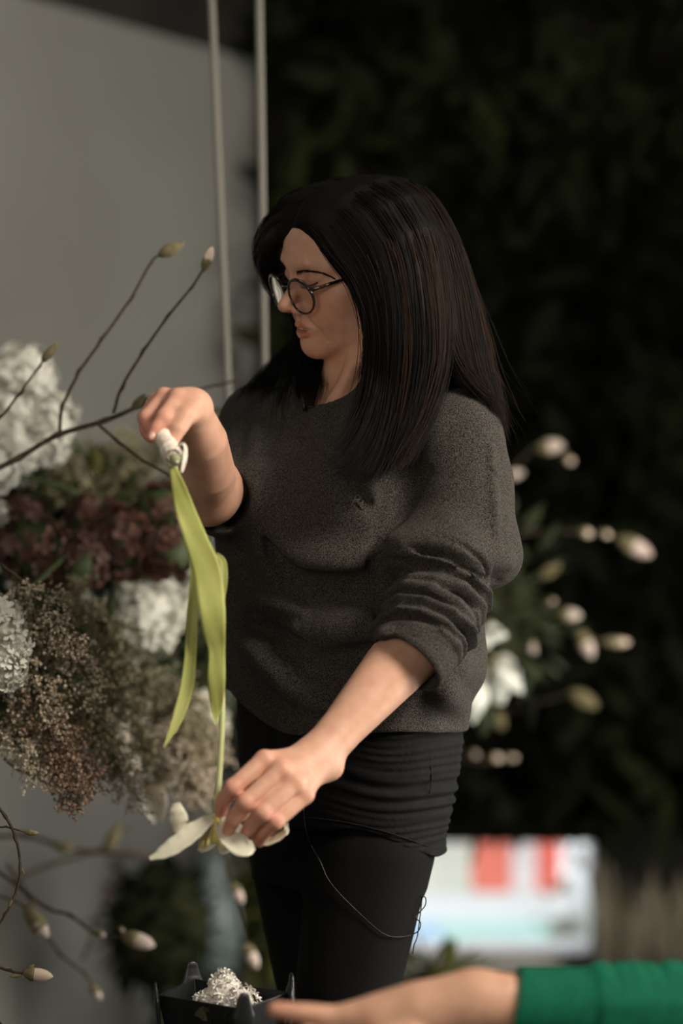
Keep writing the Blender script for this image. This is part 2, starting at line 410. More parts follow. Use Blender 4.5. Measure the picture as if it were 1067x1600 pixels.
HOf = HO.astype(F32)
def tint(V):
    q = (V - HO) @ HR.T / HS; c = np.ones((len(V), 3))
    isH = (np.abs(q[:,0]) < .08) & (q[:,1] > .0) & (q[:,2] > -.13) & (q[:,2] < .09)
    V32 = V.astype(F32)
    dl = np.minimum.reduce([l.d(V32) for l in lipU + lipL]); w = np.clip(1 - dl/.0012, 0, 1)[:, None]*isH[:, None]*(q[:,1:2] > .072)
    c = c*(1-w) + w*np.array([.82, .52, .48])
    w = np.exp(-((np.abs(q[:,0])-.042)**2 + (q[:,2]+.035)**2)/.0003)[:, None]*isH[:, None]*.30
    c = c*(1 - w*np.array([0, .5, .5]))
    w = np.exp(-((q[:,0])**2 + (q[:,2]+.042)**2 + (q[:,1]-.107)**2)/.00012)[:, None]*isH[:, None]*.35
    c = c*(1 - w*np.array([0, .4, .4]))
    w = np.exp(-((np.abs(q[:,0])-.031)**2/.0003 + (q[:,2]-.009)**2/.00006))[:, None]*isH[:, None]*.35
    c = c*(1 - w*np.array([.35, .6, .55]))
    for f, r in fL + fR:
        for pt in f[1:]:
            w = np.exp(-((V - pt)**2).sum(1)/.00022)[:, None]*.40; c = c*(1 - w*np.array([.05, .48, .44]))
        w = np.exp(-((V - f[0])**2).sum(1)/.00020)[:, None]*.30; c = c*(1 - w*np.array([.0, .5, .5]))
    w = (np.exp(-((q[:,2]+.0692)/.0022)**2)*(np.abs(q[:,0]) < .013)*(q[:,1] < .0905)*(q[:,1] > .075)*isH)[:, None]; c = c*(1 - .85*w)
    return c
body_o = sdf_obj('body', body, (-.34, 2.9, .75), (.26, 3.62, 1.70), H_SKIN, M_skin, woman, 1, tint)

# ---- sweater
def rows(data):
    out = []
    for z, pxc, proj, ratio in data:
        a = proj / math.sqrt(math.cos(TY)**2 + (math.sin(TY)*ratio)**2); c = P(pxc, 800, 3.34)[0]
        out.append((z, c, 3.35, a, a*ratio, -TY))
    return out
sw = [Loft(rows([(.86,541,.160,.75),(.93,541,.166,.76),(1.0,551,.178,.76),(1.10,548,.176,.74),(1.20,545,.168,.72),(1.28,545,.155,.68),(1.33,548,.135,.62),(1.365,552,.10,.62),(1.39,550,.075,.75)]), .02)]
for s, rr in ((1,.078), (-1,.072)):
    c = TC + tf*.082 + ts*.075*s; sw.append(Ell([c[0], c[1], 1.195], (.082,.062,.085), np.stack([ts, tf, zz]), .05))
sw += [Cap([neckb-[0,0,.055], shL+[-.01,0,.0]], [.062,.058], .04), Cap([neckb-[0,0,.05], shR], [.062,.055], .04)]
# near sleeve: loose upper part ending in a sagging bulge, then the pushed-up forearm part
upS = Cap([shL, P(724,760,3.215), P(724,838,3.20)], [.058,.068,.072], .03)
sw += [upS, Cap([P(690,852,3.185), P(765,872,3.215)], [.044,.040], .03), Cap([P(640,862,3.15), P(700,850,3.15)], [.030,.040], .03)]
loS = [P(700,905,3.165), P(676,955,3.135), P(655,1005,3.105)]
sw.append(Cap(loS, [.056,.057,.047], .003))
# scrunch rings
def ring_pts(c, ax, r, tilt=0, n=10, e=1.0):
    ax = ax/np.linalg.norm(ax); u = np.cross(ax, [0,1,0]); u /= np.linalg.norm(u); v = np.cross(ax, u)
    return [c + r*(math.cos(w)*u + e*math.sin(w)*v) + ax*tilt*math.cos(w) for w in np.linspace(0, 2*math.pi, n+1)]
axS = loS[2] - loS[0]; random.seed(4)
for t, rr, tl, th in [(.02,.058,.012,.010),(.16,.060,-.004,.009),(.30,.061,.008,.0095),(.44,.060,-.006,.009),(.58,.060,.006,.010),(.73,.057,-.003,.0095),(.88,.052,.004,.009)]:
    c = loS[0]*(1-t) + loS[2]*t; sw.append(Cap(ring_pts(c, axS, rr*.93, tl*1.6), th*1.12, .0028))
# folded ribbed cuff
cufA, cufB = loS[2] + (wrL-elL)/np.linalg.norm(wrL-elL)*.0, P(636,1030,3.085)
fdir = (wrL-elL)/np.linalg.norm(wrL-elL)
cA = P(668,1000,3.115); cB = cA + fdir*.042
_cc = Cap([cA - fdir*.03, cB + fdir*.05], [.048,.0475], 0)
sw.append(Fn(lambda p: np.maximum(_cc.d(p), np.maximum((p - cB.astype(F32)) @ fdir.astype(F32), (cA.astype(F32) - fdir.astype(F32)*.012 - p) @ fdir.astype(F32))), cB, .09, .004))
# far sleeve
sw.append(Cap([shR, P(378,730,3.37), P(352,785,3.285)], [.056,.055,.050], .03))
sw.append(Cap(ring_pts(P(352,778,3.29), elR-P(378,730,3.37), .045), .008, .006))
base_sw = list(sw)
def fold(pts, r, proud, k=.02, op='+', dense=4, prims=None):
    pts = [tuple(p) for p in smooth_pts(pts, dense)]
    h = hits(prims or base_sw, pts); n = len(h); c = []
    rs = [r*(.25 + .75*math.sin(math.pi*(i+.6)/(n+.2))) for i in range(n)]
    for q, rr in zip(h, rs):
        ray = q - np.array([0,0,CAMZ]); ray /= np.linalg.norm(ray)
        pr_ = proud*rr/r; c.append(q + ray*((rr-pr_) if op == '+' else -(rr-pr_)))
    return Cap(c, rs, k, op)
F = []
F += [fold([(412,750),(430,835),(470,882),(530,886),(594,876)], .034, .015, .03),
      fold([(422,846),(440,882),(468,911),(525,915),(600,904)], .019, .012, .022, '-'),
      fold([(470,938),(530,938),(600,928)], .022, .011, .02, '-'),
      fold([(470,985),(540,982),(602,992)], .022, .014, .024),
      fold([(374,956),(398,938),(430,944),(474,958)], .014, .012, .010),
      fold([(384,978),(420,986),(474,1008)], .013, .011, .009, '-'),
      fold([(490,1032),(550,1028),(606,1012)], .017, .013, .012, '-'),
      fold([(356,955),(382,1002),(425,1042),(468,1086),(530,1108)], .018, .015, .016),
      fold([(366,1015),(405,1072),(450,1108)], .012, .010, .010, '-'),
      fold([(476,685),(526,738),(568,775),(592,815)], .010, .005, .012, '-'),
      fold([(500,686),(550,732),(588,776)], .012, .007, .014),
      fold([(668,735),(626,788),(595,838),(594,880)], .014, .012, .010, '-'),
      fold([(404,670),(394,760),(410,830)], .014, .008, .016),
      fold([(376,780),(374,850),(388,915)], .010, .007, .010, '-'),
      fold([(352,880),(362,930),(372,960)], .010, .006, .010),
      fold([(640,640),(622,700),(602,770)], .009, .005, .014, '-'),
      fold([(766,700),(770,770),(774,850)], .006, .003, .008),
      fold([(690,752),(720,742),(765,735)], .003, .0024, .002, '-'),
      fold([(765,735),(778,745)], .003, .002, .003, '-'),
      fold([(612,846),(690,850),(755,866),(792,880)], .017, .008, .02),
      fold([(596,876),(655,880),(730,896),(795,914)], .008, .008, .004, '-'),
      fold([(600,760),(592,830),(588,900),(594,960),(598,1000)], .012, .012, .007, '-')]
# side roll at the right of the waist
sw2 = base_sw + F
sw2 += [Cap([P(700,1040,3.22), P(722,1050,3.30)], [.030,.026], .02), Cap([P(690,1075,3.2), P(712,1110,3.28)], [.022,.02], .015)]
hemc = rows([(.86,541,.160,.75),(.93,541,.166,.76)])
def wob(p):
    x, y, z = p[:,0], p[:,1], p[:,2]
    return -.0016*np.sin(38*x + 16*z + 2*np.sin(30*y)) * np.sin(31*z + 9*x) - .0007*np.sin(95*x - 60*z + 3)*np.sin(70*z+y*60)
sw2.append(Fn(wob, (0,3.3,1.1), 9, 0, '~'))
_a0 = loS[0].astype(F32); _ax = (loS[2]-loS[0]); _L = float(np.linalg.norm(_ax)); _ax = (_ax/_L).astype(F32); _su = np.cross(_ax, [0,1,0]).astype(F32)
def scr(p):
    q = p - _a0; s = q @ _ax; rad = np.sqrt(np.maximum((q*q).sum(1) - s*s, 0)); m_ = np.clip((.085-rad)/.012, 0, 1)*np.clip((s+.02)/.015, 0, 1)*np.clip((_L+.008-s)/.012, 0, 1)
    sd_ = (q @ _su)/.06; ph = s/.0185*6.283 + 1.6*sd_*sd_ + 1.2*sd_ + .9*np.sin(s*70); return m_*(-.0030*np.sin(ph) - .0010*np.sin(ph*1.7+1))
sw2.append(Fn(scr, (loS[0]+loS[2])/2, 9, 0, '~'))
def hem(p):
    x = p[:,0]; z0 = .905 + .045*np.clip((-x-.07)/.085, 0, 1)**1.5 + .004*np.sin(25*x); return z0 - p[:,2]
sw2.append(Fn(hem, (0,3.3,1), 9, .004, '&'))
# hollow: hem, cuffs, neck
inner = Loft([(r[0], r[1], r[2], r[3]-.008, r[4]-.008, r[5]) for r in rows([(.80,541,.160,.75),(.94,541,.166,.76)])], .004, '-'); inner.zhi = .935
sw2.append(inner)
sw2.append(Cap([cB - fdir*.010, cB + fdir*.08], [.0428,.0445], .002, '-'))
axR = np.array(wrR) - np.array(elR); axR /= np.linalg.norm(axR)
sw2.append(Cap([P(340,780,3.255), P(335,700,3.02)], [.0435,.055], .004, '-'))
nk = P(531, 618, 3.30)
nu = np.array([-.20,-.30,1.]); nu /= np.linalg.norm(nu)
sw2.append(Cap([neckb + [0,0,-.004] + tf*.018, neckb + [0,0,.12] + tf*.02], [.060,.07], .004, '-'))
rc = [neckb + tf*.018 + (.067)*(math.cos(w)*ts + math.sin(w)*(tf + np.array([0,0,-.35]))) + [0,0,.016] for w in np.linspace(0, 2*math.pi, 25)]
sw2.append(Cap(rc, .0068, .004))
sweater = sdf_obj('sweater', sw2, (-.36, 2.95, .86), (.32, 3.66, 1.46), H_CLOTH, M_sweater, woman, 1)

# ribbed cuff and collar bands
def rib_band(name, rings, n=120, amp=.0007, th=.0022):
    m_ = MB(); V = []; F_ = []; R_ = len(rings)
    for lay in (0, 1):
        for c, u, v, r in rings:
            for k in range(n):
                w = 2*math.pi*k/n; q = r - lay*th + (amp if k % 2 else -amp)*(1-lay); V.append(c + u*math.cos(w)*q + v*math.sin(w)*q)
    N = R_*n; f = lambda l, i, k: l*N + i*n + k % n
    for i in range(R_-1):
        for k in range(n): F_ += [(f(0,i,k), f(0,i,k+1), f(0,i+1,k+1), f(0,i+1,k)), (f(1,i,k+1), f(1,i,k), f(1,i+1,k), f(1,i+1,k+1))]
    for k in range(n): F_ += [(f(0,0,k+1), f(0,0,k), f(1,0,k), f(1,0,k+1)), (f(0,R_-1,k), f(0,R_-1,k+1), f(1,R_-1,k+1), f(1,R_-1,k))]
    m_.add(V, F_); return m_.build(name, M_sweater, sweater)
_u = np.cross(fdir, [0,0,1.]); _u /= np.linalg.norm(_u); _v = np.cross(fdir, _u)
rib_band('cuff', [(cA + fdir*(t*.050 - .006), _u, _v, .0500 - .0012*abs(t-.4)) for t in np.linspace(0, 1, 6)])
_n = np.array([-.18,-.30,1.]); _n /= np.linalg.norm(_n)
# ---- tunic under the sweater
def rows2(data):
    out = []
    for y, x0, x1, ratio in data:
        z = CAMZ - (y-800)/FPX*3.33; pc = (x0+x1)/2; pr = (x1-x0)/2/FPX*3.30
        a = pr / math.sqrt(math.cos(TY)**2 + (math.sin(TY)*ratio)**2); out.append((z, P(pc,800,3.33)[0], 3.35, a, a*ratio, -TY))
    return out[::-1]
tu = [Loft(rows2([(1020,372,722,.75),(1130,370,722,.76),(1190,373,716,.78),(1250,380,706,.80),(1300,386,695,.82),(1360,386,692,.83)]), .01)]
def tw(p):
    x, y, z = p[:,0], p[:,1], p[:,2]; a = np.clip((x+.05)/.12, .12, 1)
    ph = z*330 + 16*x + 3*np.sin(9*x+22*z) + 2*np.sin(31*x)
    m_ = .5 + .5*np.sin(z*61 + 7*x + 1.3*np.sin(14*x)); return -.0029*a*m_*np.sin(ph*.8 + 2.5*np.sin(z*40)) - .0014*a*np.sin(ph*1.7 + 5*x + 1)*(1-m_)
tu.append(Fn(tw, (0,3.3,.9), 9, 0, '~'))
tu.append(Fn(lambda p: (.776 - .042*np.clip((p[:,0]-.015)/.115, 0, 1)**1.2 + .003*np.sin(40*p[:,0])) - p[:,2], (0,3.3,.8), 9, .004, '&'))
# a vertical side-seam pucker and pocket crease
tunic = sdf_obj('tunic', tu, (-.2, 3.1, .70), (.24, 3.6, 1.0), .0028, M_tunic, woman, 1)
mb = MB()
tp = hits(tu, [(400,1276),(470,1277),(540,1285),(600,1299),(640,1312),(668,1322)]); mb.tube(smooth_pts([q+[0,-.001,0] for q in tp], 5), .0010, 6)
tp = hits(tu, [(672,1190),(674,1215),(671,1240)]); mb.tube(smooth_pts([q+[0,-.0005,0] for q in tp], 5), .0007, 6)
mb.build('hem_seam', M_tunic, tunic)

# ---- leggings, shoes
hipN, hipF = P(588,1265,3.30), P(480,1255,3.41)
lg = [Loft(rows2([(1220,398,688,.76),(1290,398,680,.78),(1335,394,672,.80),(1380,394,662,.82)]), .02)]
kN = P(522,1690,3.30); kF = P(500,1690,3.42)
lg += [Cap([P(578,1330,3.30), P(543,1540,3.295), np.array([kN[0], 3.30, .45]), np.array([kN[0]+.0, 3.33, .28]), np.array([kN[0]-.01, 3.36, .085])], [.085,.0715,.056,.054,.036], .02),
       Cap([P(474,1330,3.42), P(496,1540,3.415), np.array([kF[0], 3.42, .45]), np.array([kF[0], 3.45, .28]), np.array([kF[0]-.01, 3.48, .085])], [.078,.058,.055,.054,.036], .006)]
sdf_obj('leggings', lg, (-.22,3.1,.05), (.22,3.65,.86), .006, M_legging, woman, 1)
for kx, ky in ((kN[0]-.01, 3.36), (kF[0]-.01, 3.48)):
    c = np.array([kx, ky, 0]); fd = tf
    sdf_obj('shoe', [Cap([c+[0,0,.045], c+fd*.10+[0,0,.038], c+fd*.165+[0,0,.030]], [.042,.040,.030], .01), Cap([c+[0,0,.06], c+[0,0,.11]], [.042,.045], .01),
            Fn(lambda p: -p[:,2], c, 9, 0, '&')], c-[.2,.25,0.01], c+[.2,.15,.16], .006, M_shoe, woman, 1)
# ------------------------------------------------------------------ hair, glasses, small things she wears
def G(*pts): return np.array(pts, float)
near_g = [
 G((470,356,3.245),(494,362,3.226),(520,398,3.212),(550,436,3.200),(571,488,3.195),(577,545,3.198),(570,605,3.195),(545,665,3.155),(500,712,3.125)),
 G((478,334,3.250),(520,354,3.218),(560,405,3.198),(586,462,3.188),(597,530,3.185),(594,600,3.180),(576,668,3.150),(545,722,3.125),(510,738,3.115)),
 G((500,312,3.250),(552,330,3.210),(598,388,3.185),(618,462,3.176),(624,540,3.172),(618,620,3.168),(606,688,3.145),(590,735,3.125),(570,750,3.118)),
 G((525,294,3.255),(588,308,3.215),(635,370,3.190),(655,450,3.180),(662,540,3.172),(653,615,3.162),(636,678,3.140),(615,722,3.128),(600,746,3.120)),
 G((555,284,3.270),(620,297,3.240),(668,360,3.215),(690,450,3.200),(698,540,3.188),(690,595,3.170),(672,650,3.150),(646,700,3.135),(622,740,3.125))]
back_g = [
 G((555,284,3.272),(622,299,3.245),(670,362,3.220),(692,450,3.208),(702,530,3.196),(716,575,3.185),(738,605,3.180),(765,632,3.190),(790,664,3.205)),
 G((585,280,3.300),(648,300,3.270),(694,365,3.250),(720,450,3.240),(736,530,3.236),(750,590,3.225),(766,630,3.215),(778,660,3.215),(788,695,3.22)),
 G((600,282,3.340),(655,306,3.330),(702,375,3.320),(728,450,3.310),(750,520,3.305),(764,580,3.300),(774,620,3.295),(780,655,3.290),(786,676,3.285)),
 G((590,288,3.375),(640,320,3.390),(684,395,3.400),(706,470,3.400),(722,540,3.400),(738,600,3.395),(750,650,3.390),(758,690,3.38),(760,720,3.37)),
 G((540,300,3.390),(590,330,3.420),(630,400,3.430),(640,470,3.430),(640,540,3.430),(640,600,3.430),(640,650,3.430),(640,690,3.43),(640,720,3.43))]
far_g = [
 G((474,356,3.250),(448,363,3.272),(430,378,3.305),(414,408,3.335),(424,440,3.370),(462,490,3.420),(462,556,3.390),(432,630,3.340),(436,710,3.290)),
 G((474,340,3.270),(440,345,3.320),(418,365,3.350),(408,395,3.375),(424,442,3.395),(470,500,3.420),(476,560,3.370),(478,630,3.305),(455,700,3.270)),
 G((500,312,3.290),(458,318,3.345),(428,345,3.380),(420,395,3.400),(440,450,3.415),(475,510,3.430),(492,570,3.360),(494,600,3.315),(470,680,3.270)),
 G((525,294,3.310),(480,302,3.370),(445,330,3.400),(432,395,3.420),(450,450,3.430),(470,520,3.440),(420,582,3.420),(380,635,3.400),(368,700,3.370)),
 G((560,284,3.330),(520,292,3.400),(480,330,3.430),(460,400,3.440),(470,460,3.445),(475,530,3.450),(430,585,3.430),(392,650,3.400),(388,735,3.350))]
def gw(g): return np.array([P(*q) for q in g])
def sheet(gs): return [np.array(smooth_pts(list(gw(g)), 3)) for g in gs]
def across(S, u):
    u = min(max(u, 0), len(S)-1.0001); i = int(u); t = u - i
    a = S[max(i-1,0)]; b = S[i]; c = S[i+1]; d_ = S[min(i+2, len(S)-1)]
    return 0.5*((2*b)+(-a+c)*t+(2*a-5*b+4*c-d_)*t*t+(-a+3*b-3*c+d_)*t**3)
hair_prims = [HE((0,-.016,.034), (.079,.100,.087), .01), HE((0,-.03,-.02), (.076,.086,.09), .02),
              HE((0,.140,-.030), (.110,.085,.092), .012, '-'), HC([(.0,.09,-.02),(.075,.055,-.06)], [.05,.05], .01, '-')]
sheets = [sheet(near_g), sheet(back_g), sheet(far_g)]
random.seed(7)
for S in sheets:
    m_ = (len(S)-1)*3
    for j in range(m_ + 1):
        c = across(S, j/3); n = len(c); n = int(n*.86); c = c[:n]; rr = [.0105*(1 - .93*(i/(n-1))**2.6)*(1 + .12*math.sin(j*2.4)) for i in range(n)]
        rr[0] = .006
        if S is sheets[0] and j == 0: rr = [r*.7 for r in rr]
        hair_prims.append(Cap(list(c[::2]) + ([c[-1]] if (n-1) % 2 else []), rr[::2] + ([rr[-1]] if (n-1) % 2 else []), .010))
hair = sdf_obj('hair', hair_prims, (-.2, 3.0, 1.18), (.3, 3.56, 1.70), .0028, M_hair, woman, 2)

def strand_mat(name, c, rough=.58):
    m_ = bpy.data.materials.new(name); m_.use_nodes = True; b = m_.node_tree.nodes['Principled BSDF']
    b.inputs['Base Color'].default_value = (*c, 1); b.inputs['Roughness'].default_value = rough; b.inputs['Specular IOR Level'].default_value = .13
    return m_
M_str = strand_mat('hair_strand_black', (.0035, .0028, .0023)); M_strb = strand_mat('hair_strand_brown', (.024, .012, .0065))
def curves_obj(name, lists, radii, m_, parent):
    cu = bpy.data.hair_curves.new(name); cu.add_curves([len(l) for l in lists])
    pos = np.concatenate(lists).astype(F32); cu.attributes['position'].data.foreach_set('vector', pos.ravel())
    ra = cu.attributes.get('radius') or cu.attributes.new('radius', 'FLOAT', 'POINT')
    ra.data.foreach_set('value', np.concatenate(radii).astype(F32)); cu.materials.append(m_)
    o = bpy.data.objects.new(name, cu); COL.objects.link(o); o.parent = parent; o.matrix_parent_inverse = pworld(parent).inverted(); return o
rng = np.random.default_rng(3)
def strands(S, n, spread=.0125, lo=0, hi=None, r0=.00038, fly=0.0, t0=0.0):
    hi = len(S)-1 if hi is None else hi; out = []; rad = []
    ncl = max(6, int((hi-lo)*11)); cl = lo + (hi-lo)*rng.random(ncl); cut = rng.random(ncl)*.13; cph = rng.normal(size=(ncl, 3))
    for _ in range(n):
        k = rng.integers(ncl); u = cl[k] + rng.normal()*.055*(1 + rng.random()); u = min(max(u, lo), hi); c = across(S, u).copy(); m_ = len(c); t = np.linspace(0, 1, m_)
        v = rng.normal(size=3); v[1] = -abs(v[1]); v /= np.linalg.norm(v)
        amp = spread*(.35 + .65*rng.random())*(1 - .45*t**2)
        c += v*amp[:, None]*np.minimum(1, .55 + t*3)[:, None] + cph[k]*.0022*np.sin(t*5 + k)[:, None] + rng.normal(size=3)*.0055*(t**2)[:, None]
        if fly: c += rng.normal(size=3)*fly*(t**2)[:, None] 
        e = 1 - cut[k] - .16*rng.random()**2; L_ = max(6, int(m_*e)); s = int(t0*m_); c = c[s:L_]
        out.append(c); rad.append(r0*(1 - .75*(np.linspace(0,1,len(c)))**2))
    return out, rad
A = [strands(sheets[0], 3600), strands(sheets[1], 2200), strands(sheets[2], 1500), strands(sheets[0], 110, .012, 0, 1.2, fly=.012), strands(sheets[1], 90, .016, .6, 3, fly=.022),
     strands(sheets[2], 60, .012, 0, 1, fly=.012), strands(sheets[0], 70, .010, 0, .25, r0=.0004, fly=.010)]
curves_obj('hair_strands', sum([a[0] for a in A], []), sum([a[1] for a in A], []), M_str, hair)
A = [strands(sheets[0], 420, .0145, 1.2, 4, t0=.25), strands(sheets[1], 520, .0145, 0, 3, t0=.12), strands(sheets[1], 40, .016, .6, 3, fly=.02)]
curves_obj('brown_hair_strands', sum([a[0] for a in A], []), sum([a[1] for a in A], []), M_strb, hair)

# brows and lashes
M_brow = mat('brow_hair', (.022,.013,.009), .7, .2)
mb = MB()
for s in (-1,):
    for i in range(60):
        t = (i + rng.random())/60; bx_ = .013 + .040*t; bf = .0915 - .030*max(0, t-.25)**1.2 ; bu = .0195 + .0055*math.sin(t*2.2) - .004*max(0, t-.6) + rng.normal()*.0009*(1.3-t)
        a = hl(s*bx_, bf + .001, bu); b_ = hl(s*(bx_+.006), bf-.0008-.003*t, bu + .002 - .0035*t)
        mb.tube([a, (a+b_)/2 + hf*.0006, b_], [.0004,.0004,.00015], 3)
_far = mb; mb = MB()
bh = hits(body, [(462,425),(470,423),(480,422.5),(492,424),(504,427),(516,432),(522,436)])
for i in range(330):
    t = rng.random()*5.6; k = int(t); q = bh[k]*(1-t+k) + bh[min(k+1,6)]*(t-k); q = q + np.array([0,-.0009,rng.normal()*.0012*(1.25-t/6)])
    mb.tube([q, q + np.array([.0045,.0002,.0012-.0006*t])], [.00045,.0002], 3)
mb.build('eyebrow', M_brow, woman); _far.build('eyebrow', M_brow, woman)
for s in (1,-1):
    mb = MB()
    c = [hl(s*x, f, u) for x, f, u in [(.018,.0845,.0005),(.024,.0868,-.0028),(.031,.0876,-.0038),(.038,.0850,-.0032),(.046,.0785,.0000)]]
    mb.tube(smooth_pts(c, 4), .0007, 5)
    for i in range(22):
        t = i/21*3.99; k = int(t); q = c[k]*(1-t+k)+c[k+1]*(t-k); mb.tube([q, q + hf*.005 - hu*.003 + hs*s*.002*(t-1.6)/2, q + hf*.008 - hu*.0032 + hs*s*.004*(t-1.6)/2], [.0003,.00025,.0001], 3)
    mb.build('eyelashes', M_brow, woman)
M_teeth = mat('teeth', (.55,.50,.42), .35, .5)
sdf_obj('teeth', [HC([(-.012,.0865,-.0675),(0,.0895,-.0675),(.012,.0865,-.0675)], [.0022,.0024,.0022], 0)], hl(0,.09,-.068)-.03, hl(0,.09,-.068)+.03, .0012, M_teeth, woman)

# glasses
M_frame = mat('tortoise_acetate', (.010,.007,.005), .18, .5, var=(.055,.022,.008), scale=90, detail=2, coat=.4, ramp=(.5,.72))
M_lens = bpy.data.materials.new('lens_glass'); M_lens.use_nodes = True
nt = M_lens.node_tree; nt.nodes.clear(); o_ = nt.nodes.new('ShaderNodeOutputMaterial'); tr = nt.nodes.new('ShaderNodeBsdfTransparent'); gl = nt.nodes.new('ShaderNodeBsdfGlossy'); mx = nt.nodes.new('ShaderNodeMixShader')
gl.inputs['Roughness'].default_value = .03; fr = nt.nodes.new('ShaderNodeFresnel'); fr.inputs[0].default_value = 1.28
tr.inputs[0].default_value = (.97,.96,.96,1)
nt.links.new(fr.outputs[0], mx.inputs[0]); nt.links.new(tr.outputs[0], mx.inputs[1]); nt.links.new(gl.outputs[0], mx.inputs[2]); nt.links.new(mx.outputs[0], o_.inputs[0])
glasses = empty('eyeglasses', tuple(hl(0,.1,0)), 'round dark tortoiseshell glasses worn low on the woman’s nose'.replace('’', "'"), 'glasses')
def rimpt(s, w, k=1.0):
    x = .0330 + .0260*k*math.cos(w); u = -.0165 + .0240*k*math.sin(w) - .001*k*math.cos(w)
    f = .1040 - .0060*((x-.005)/.05)**2*1.2 + .10*(u+.0165)
    return hl(s*x, f, u)
for s in (1, -1):
    mb = MB(); pts = [rimpt(s, w) for w in np.linspace(0, 2*math.pi, 41)]
    mb.tube(pts, [.0015 + .0008*max(0, math.sin(w)) + .0006*max(0, math.cos(w-.5)) for w in np.linspace(0, 2*math.pi, 41)], 8, cap=False); mb.build('rim', M_frame, glasses)
    V = [rimpt(s, w, .97) for w in np.linspace(0, 2*math.pi, 32, endpoint=False)]; cn = np.mean(V, 0) + hf*.0015
    lm = MB(); lm.add(V + [cn], [(i, (i+1) % 32, 32) for i in range(32)]); lm.build('lens', M_lens, glasses)
    mb = MB(); a = hl(s*.0555,.0918,-.0035); mb.tube(smooth_pts([hl(s*.0545,.0975,-.006), hl(s*.0615,.0915,-.004), hl(s*.067,.080,-.002), hl(s*.0735,.045,.002), hl(s*.0785,.0,.006), hl(s*.0785,-.022,-.008), hl(s*.076,-.034,-.025)], 5), [.0036 - .0015*min(1, i/14) for i in range(31)], 8); mb.build('temple_arm', M_frame, glasses)
    mb = MB(); mb.tube([hl(s*.0700,.080,-.001), hl(s*.0712,.0745,-.0006)], .0010, 6); mb.build('hinge', mat('hinge_metal', (.5,.45,.38), .3, .5, metal=1), glasses)
mb = MB(); mb.tube(smooth_pts([hl(-.0095,.104,-.009), hl(-.005,.1056,-.0050), hl(0,.1062,-.0040), hl(.005,.1056,-.0050), hl(.0095,.104,-.009)], 4), .0018, 8); mb.build('bridge', M_frame, glasses)

# chest embroidery, lapel microphone and its cable
mb = MB()
lh = lambda pts: [q + np.array([0,-.0020,0]) for q in hits(sw2, pts)]
for st in ([(546,794),(551,786),(556,775)], [(554,776),(560,774),(563,779),(558,784),(553,785)], [(558,784),(563,790),(566,795)], [(547,781),(552,783),(560,780)], [(560,788),(565,786),(568,783)]):
    mb.tube(lh(st), .0011, 5)
mb.build('embroidered_emblem', mat('emblem_thread', (.075,.068,.058), .8, .3), sweater)
mic = empty('lapel_microphone', tuple(P(480,632,3.24)), 'small black lapel microphone clipped to the sweater neckline', 'microphone')
mh = hits(sw2, [(480,640)])[0]
mb = MB(); mb.tube([mh+[-.006,-.006,.014], mh+[-.004,-.007,.004], mh+[-.003,-.006,-.002]], [.003,.0036,.003], 8); mb.build('microphone_head', M_black, mic)
mb = MB(); mb.tube([mh+[-.004,-.004,.002], mh+[.006,-.004,.004], mh+[.014,-.004,.001]], .0016, 6); mb.build('clip', M_black, mic)
allp = tu + lg
cab = [(474,1262),(478,1295),(486,1320),(500,1345),(512,1372),(530,1395),(555,1420),(585,1448),(605,1461),(625,1463),(642,1460)]
ch = [q + np.array([0,-.004,0]) for q in hits(allp, cab)]
e = ch[-1]; q0 = lambda px, py, dy=0: P(px, py, e[1]+dy)
ch += [q0(654,1454,-.004), q0(657,1442,-.004), q0(650,1434,-.004), q0(655,1426,0), q0(664,1415,0), q0(665,1404,0), q0(660,1402,.01), q0(657,1425,.01), q0(652,1462,.01), q0(647,1476,.01), q0(645,1490,.01)]
mb = MB(); mb.tube(smooth_pts(ch, 6), .00085, 5); tag(mb.build('microphone_cable', M_black), 'thin black cable looping across the front of the black leggings', 'cable')
# fingernails
M_nail = mat('nail', (.60,.36,.27), .3, .5, coat=.3)
for c, a1, a2, rn in [(P(236,684,2.994), P(244,668,3.0), None, (.0042,.0022,.0058))]:
    ax = c - a1; ax /= np.linalg.norm(ax); yv = np.array([.15,-1.,.2]); yv -= ax*yv.dot(ax); yv /= np.linalg.norm(yv); xv = np.cross(ax, yv)
    sdf_obj('fingernail', [Ell(c + yv*.0045 - ax*.001, rn, np.stack([xv, yv, ax]))], c-.02, c+.02, .001, M_nail, woman)
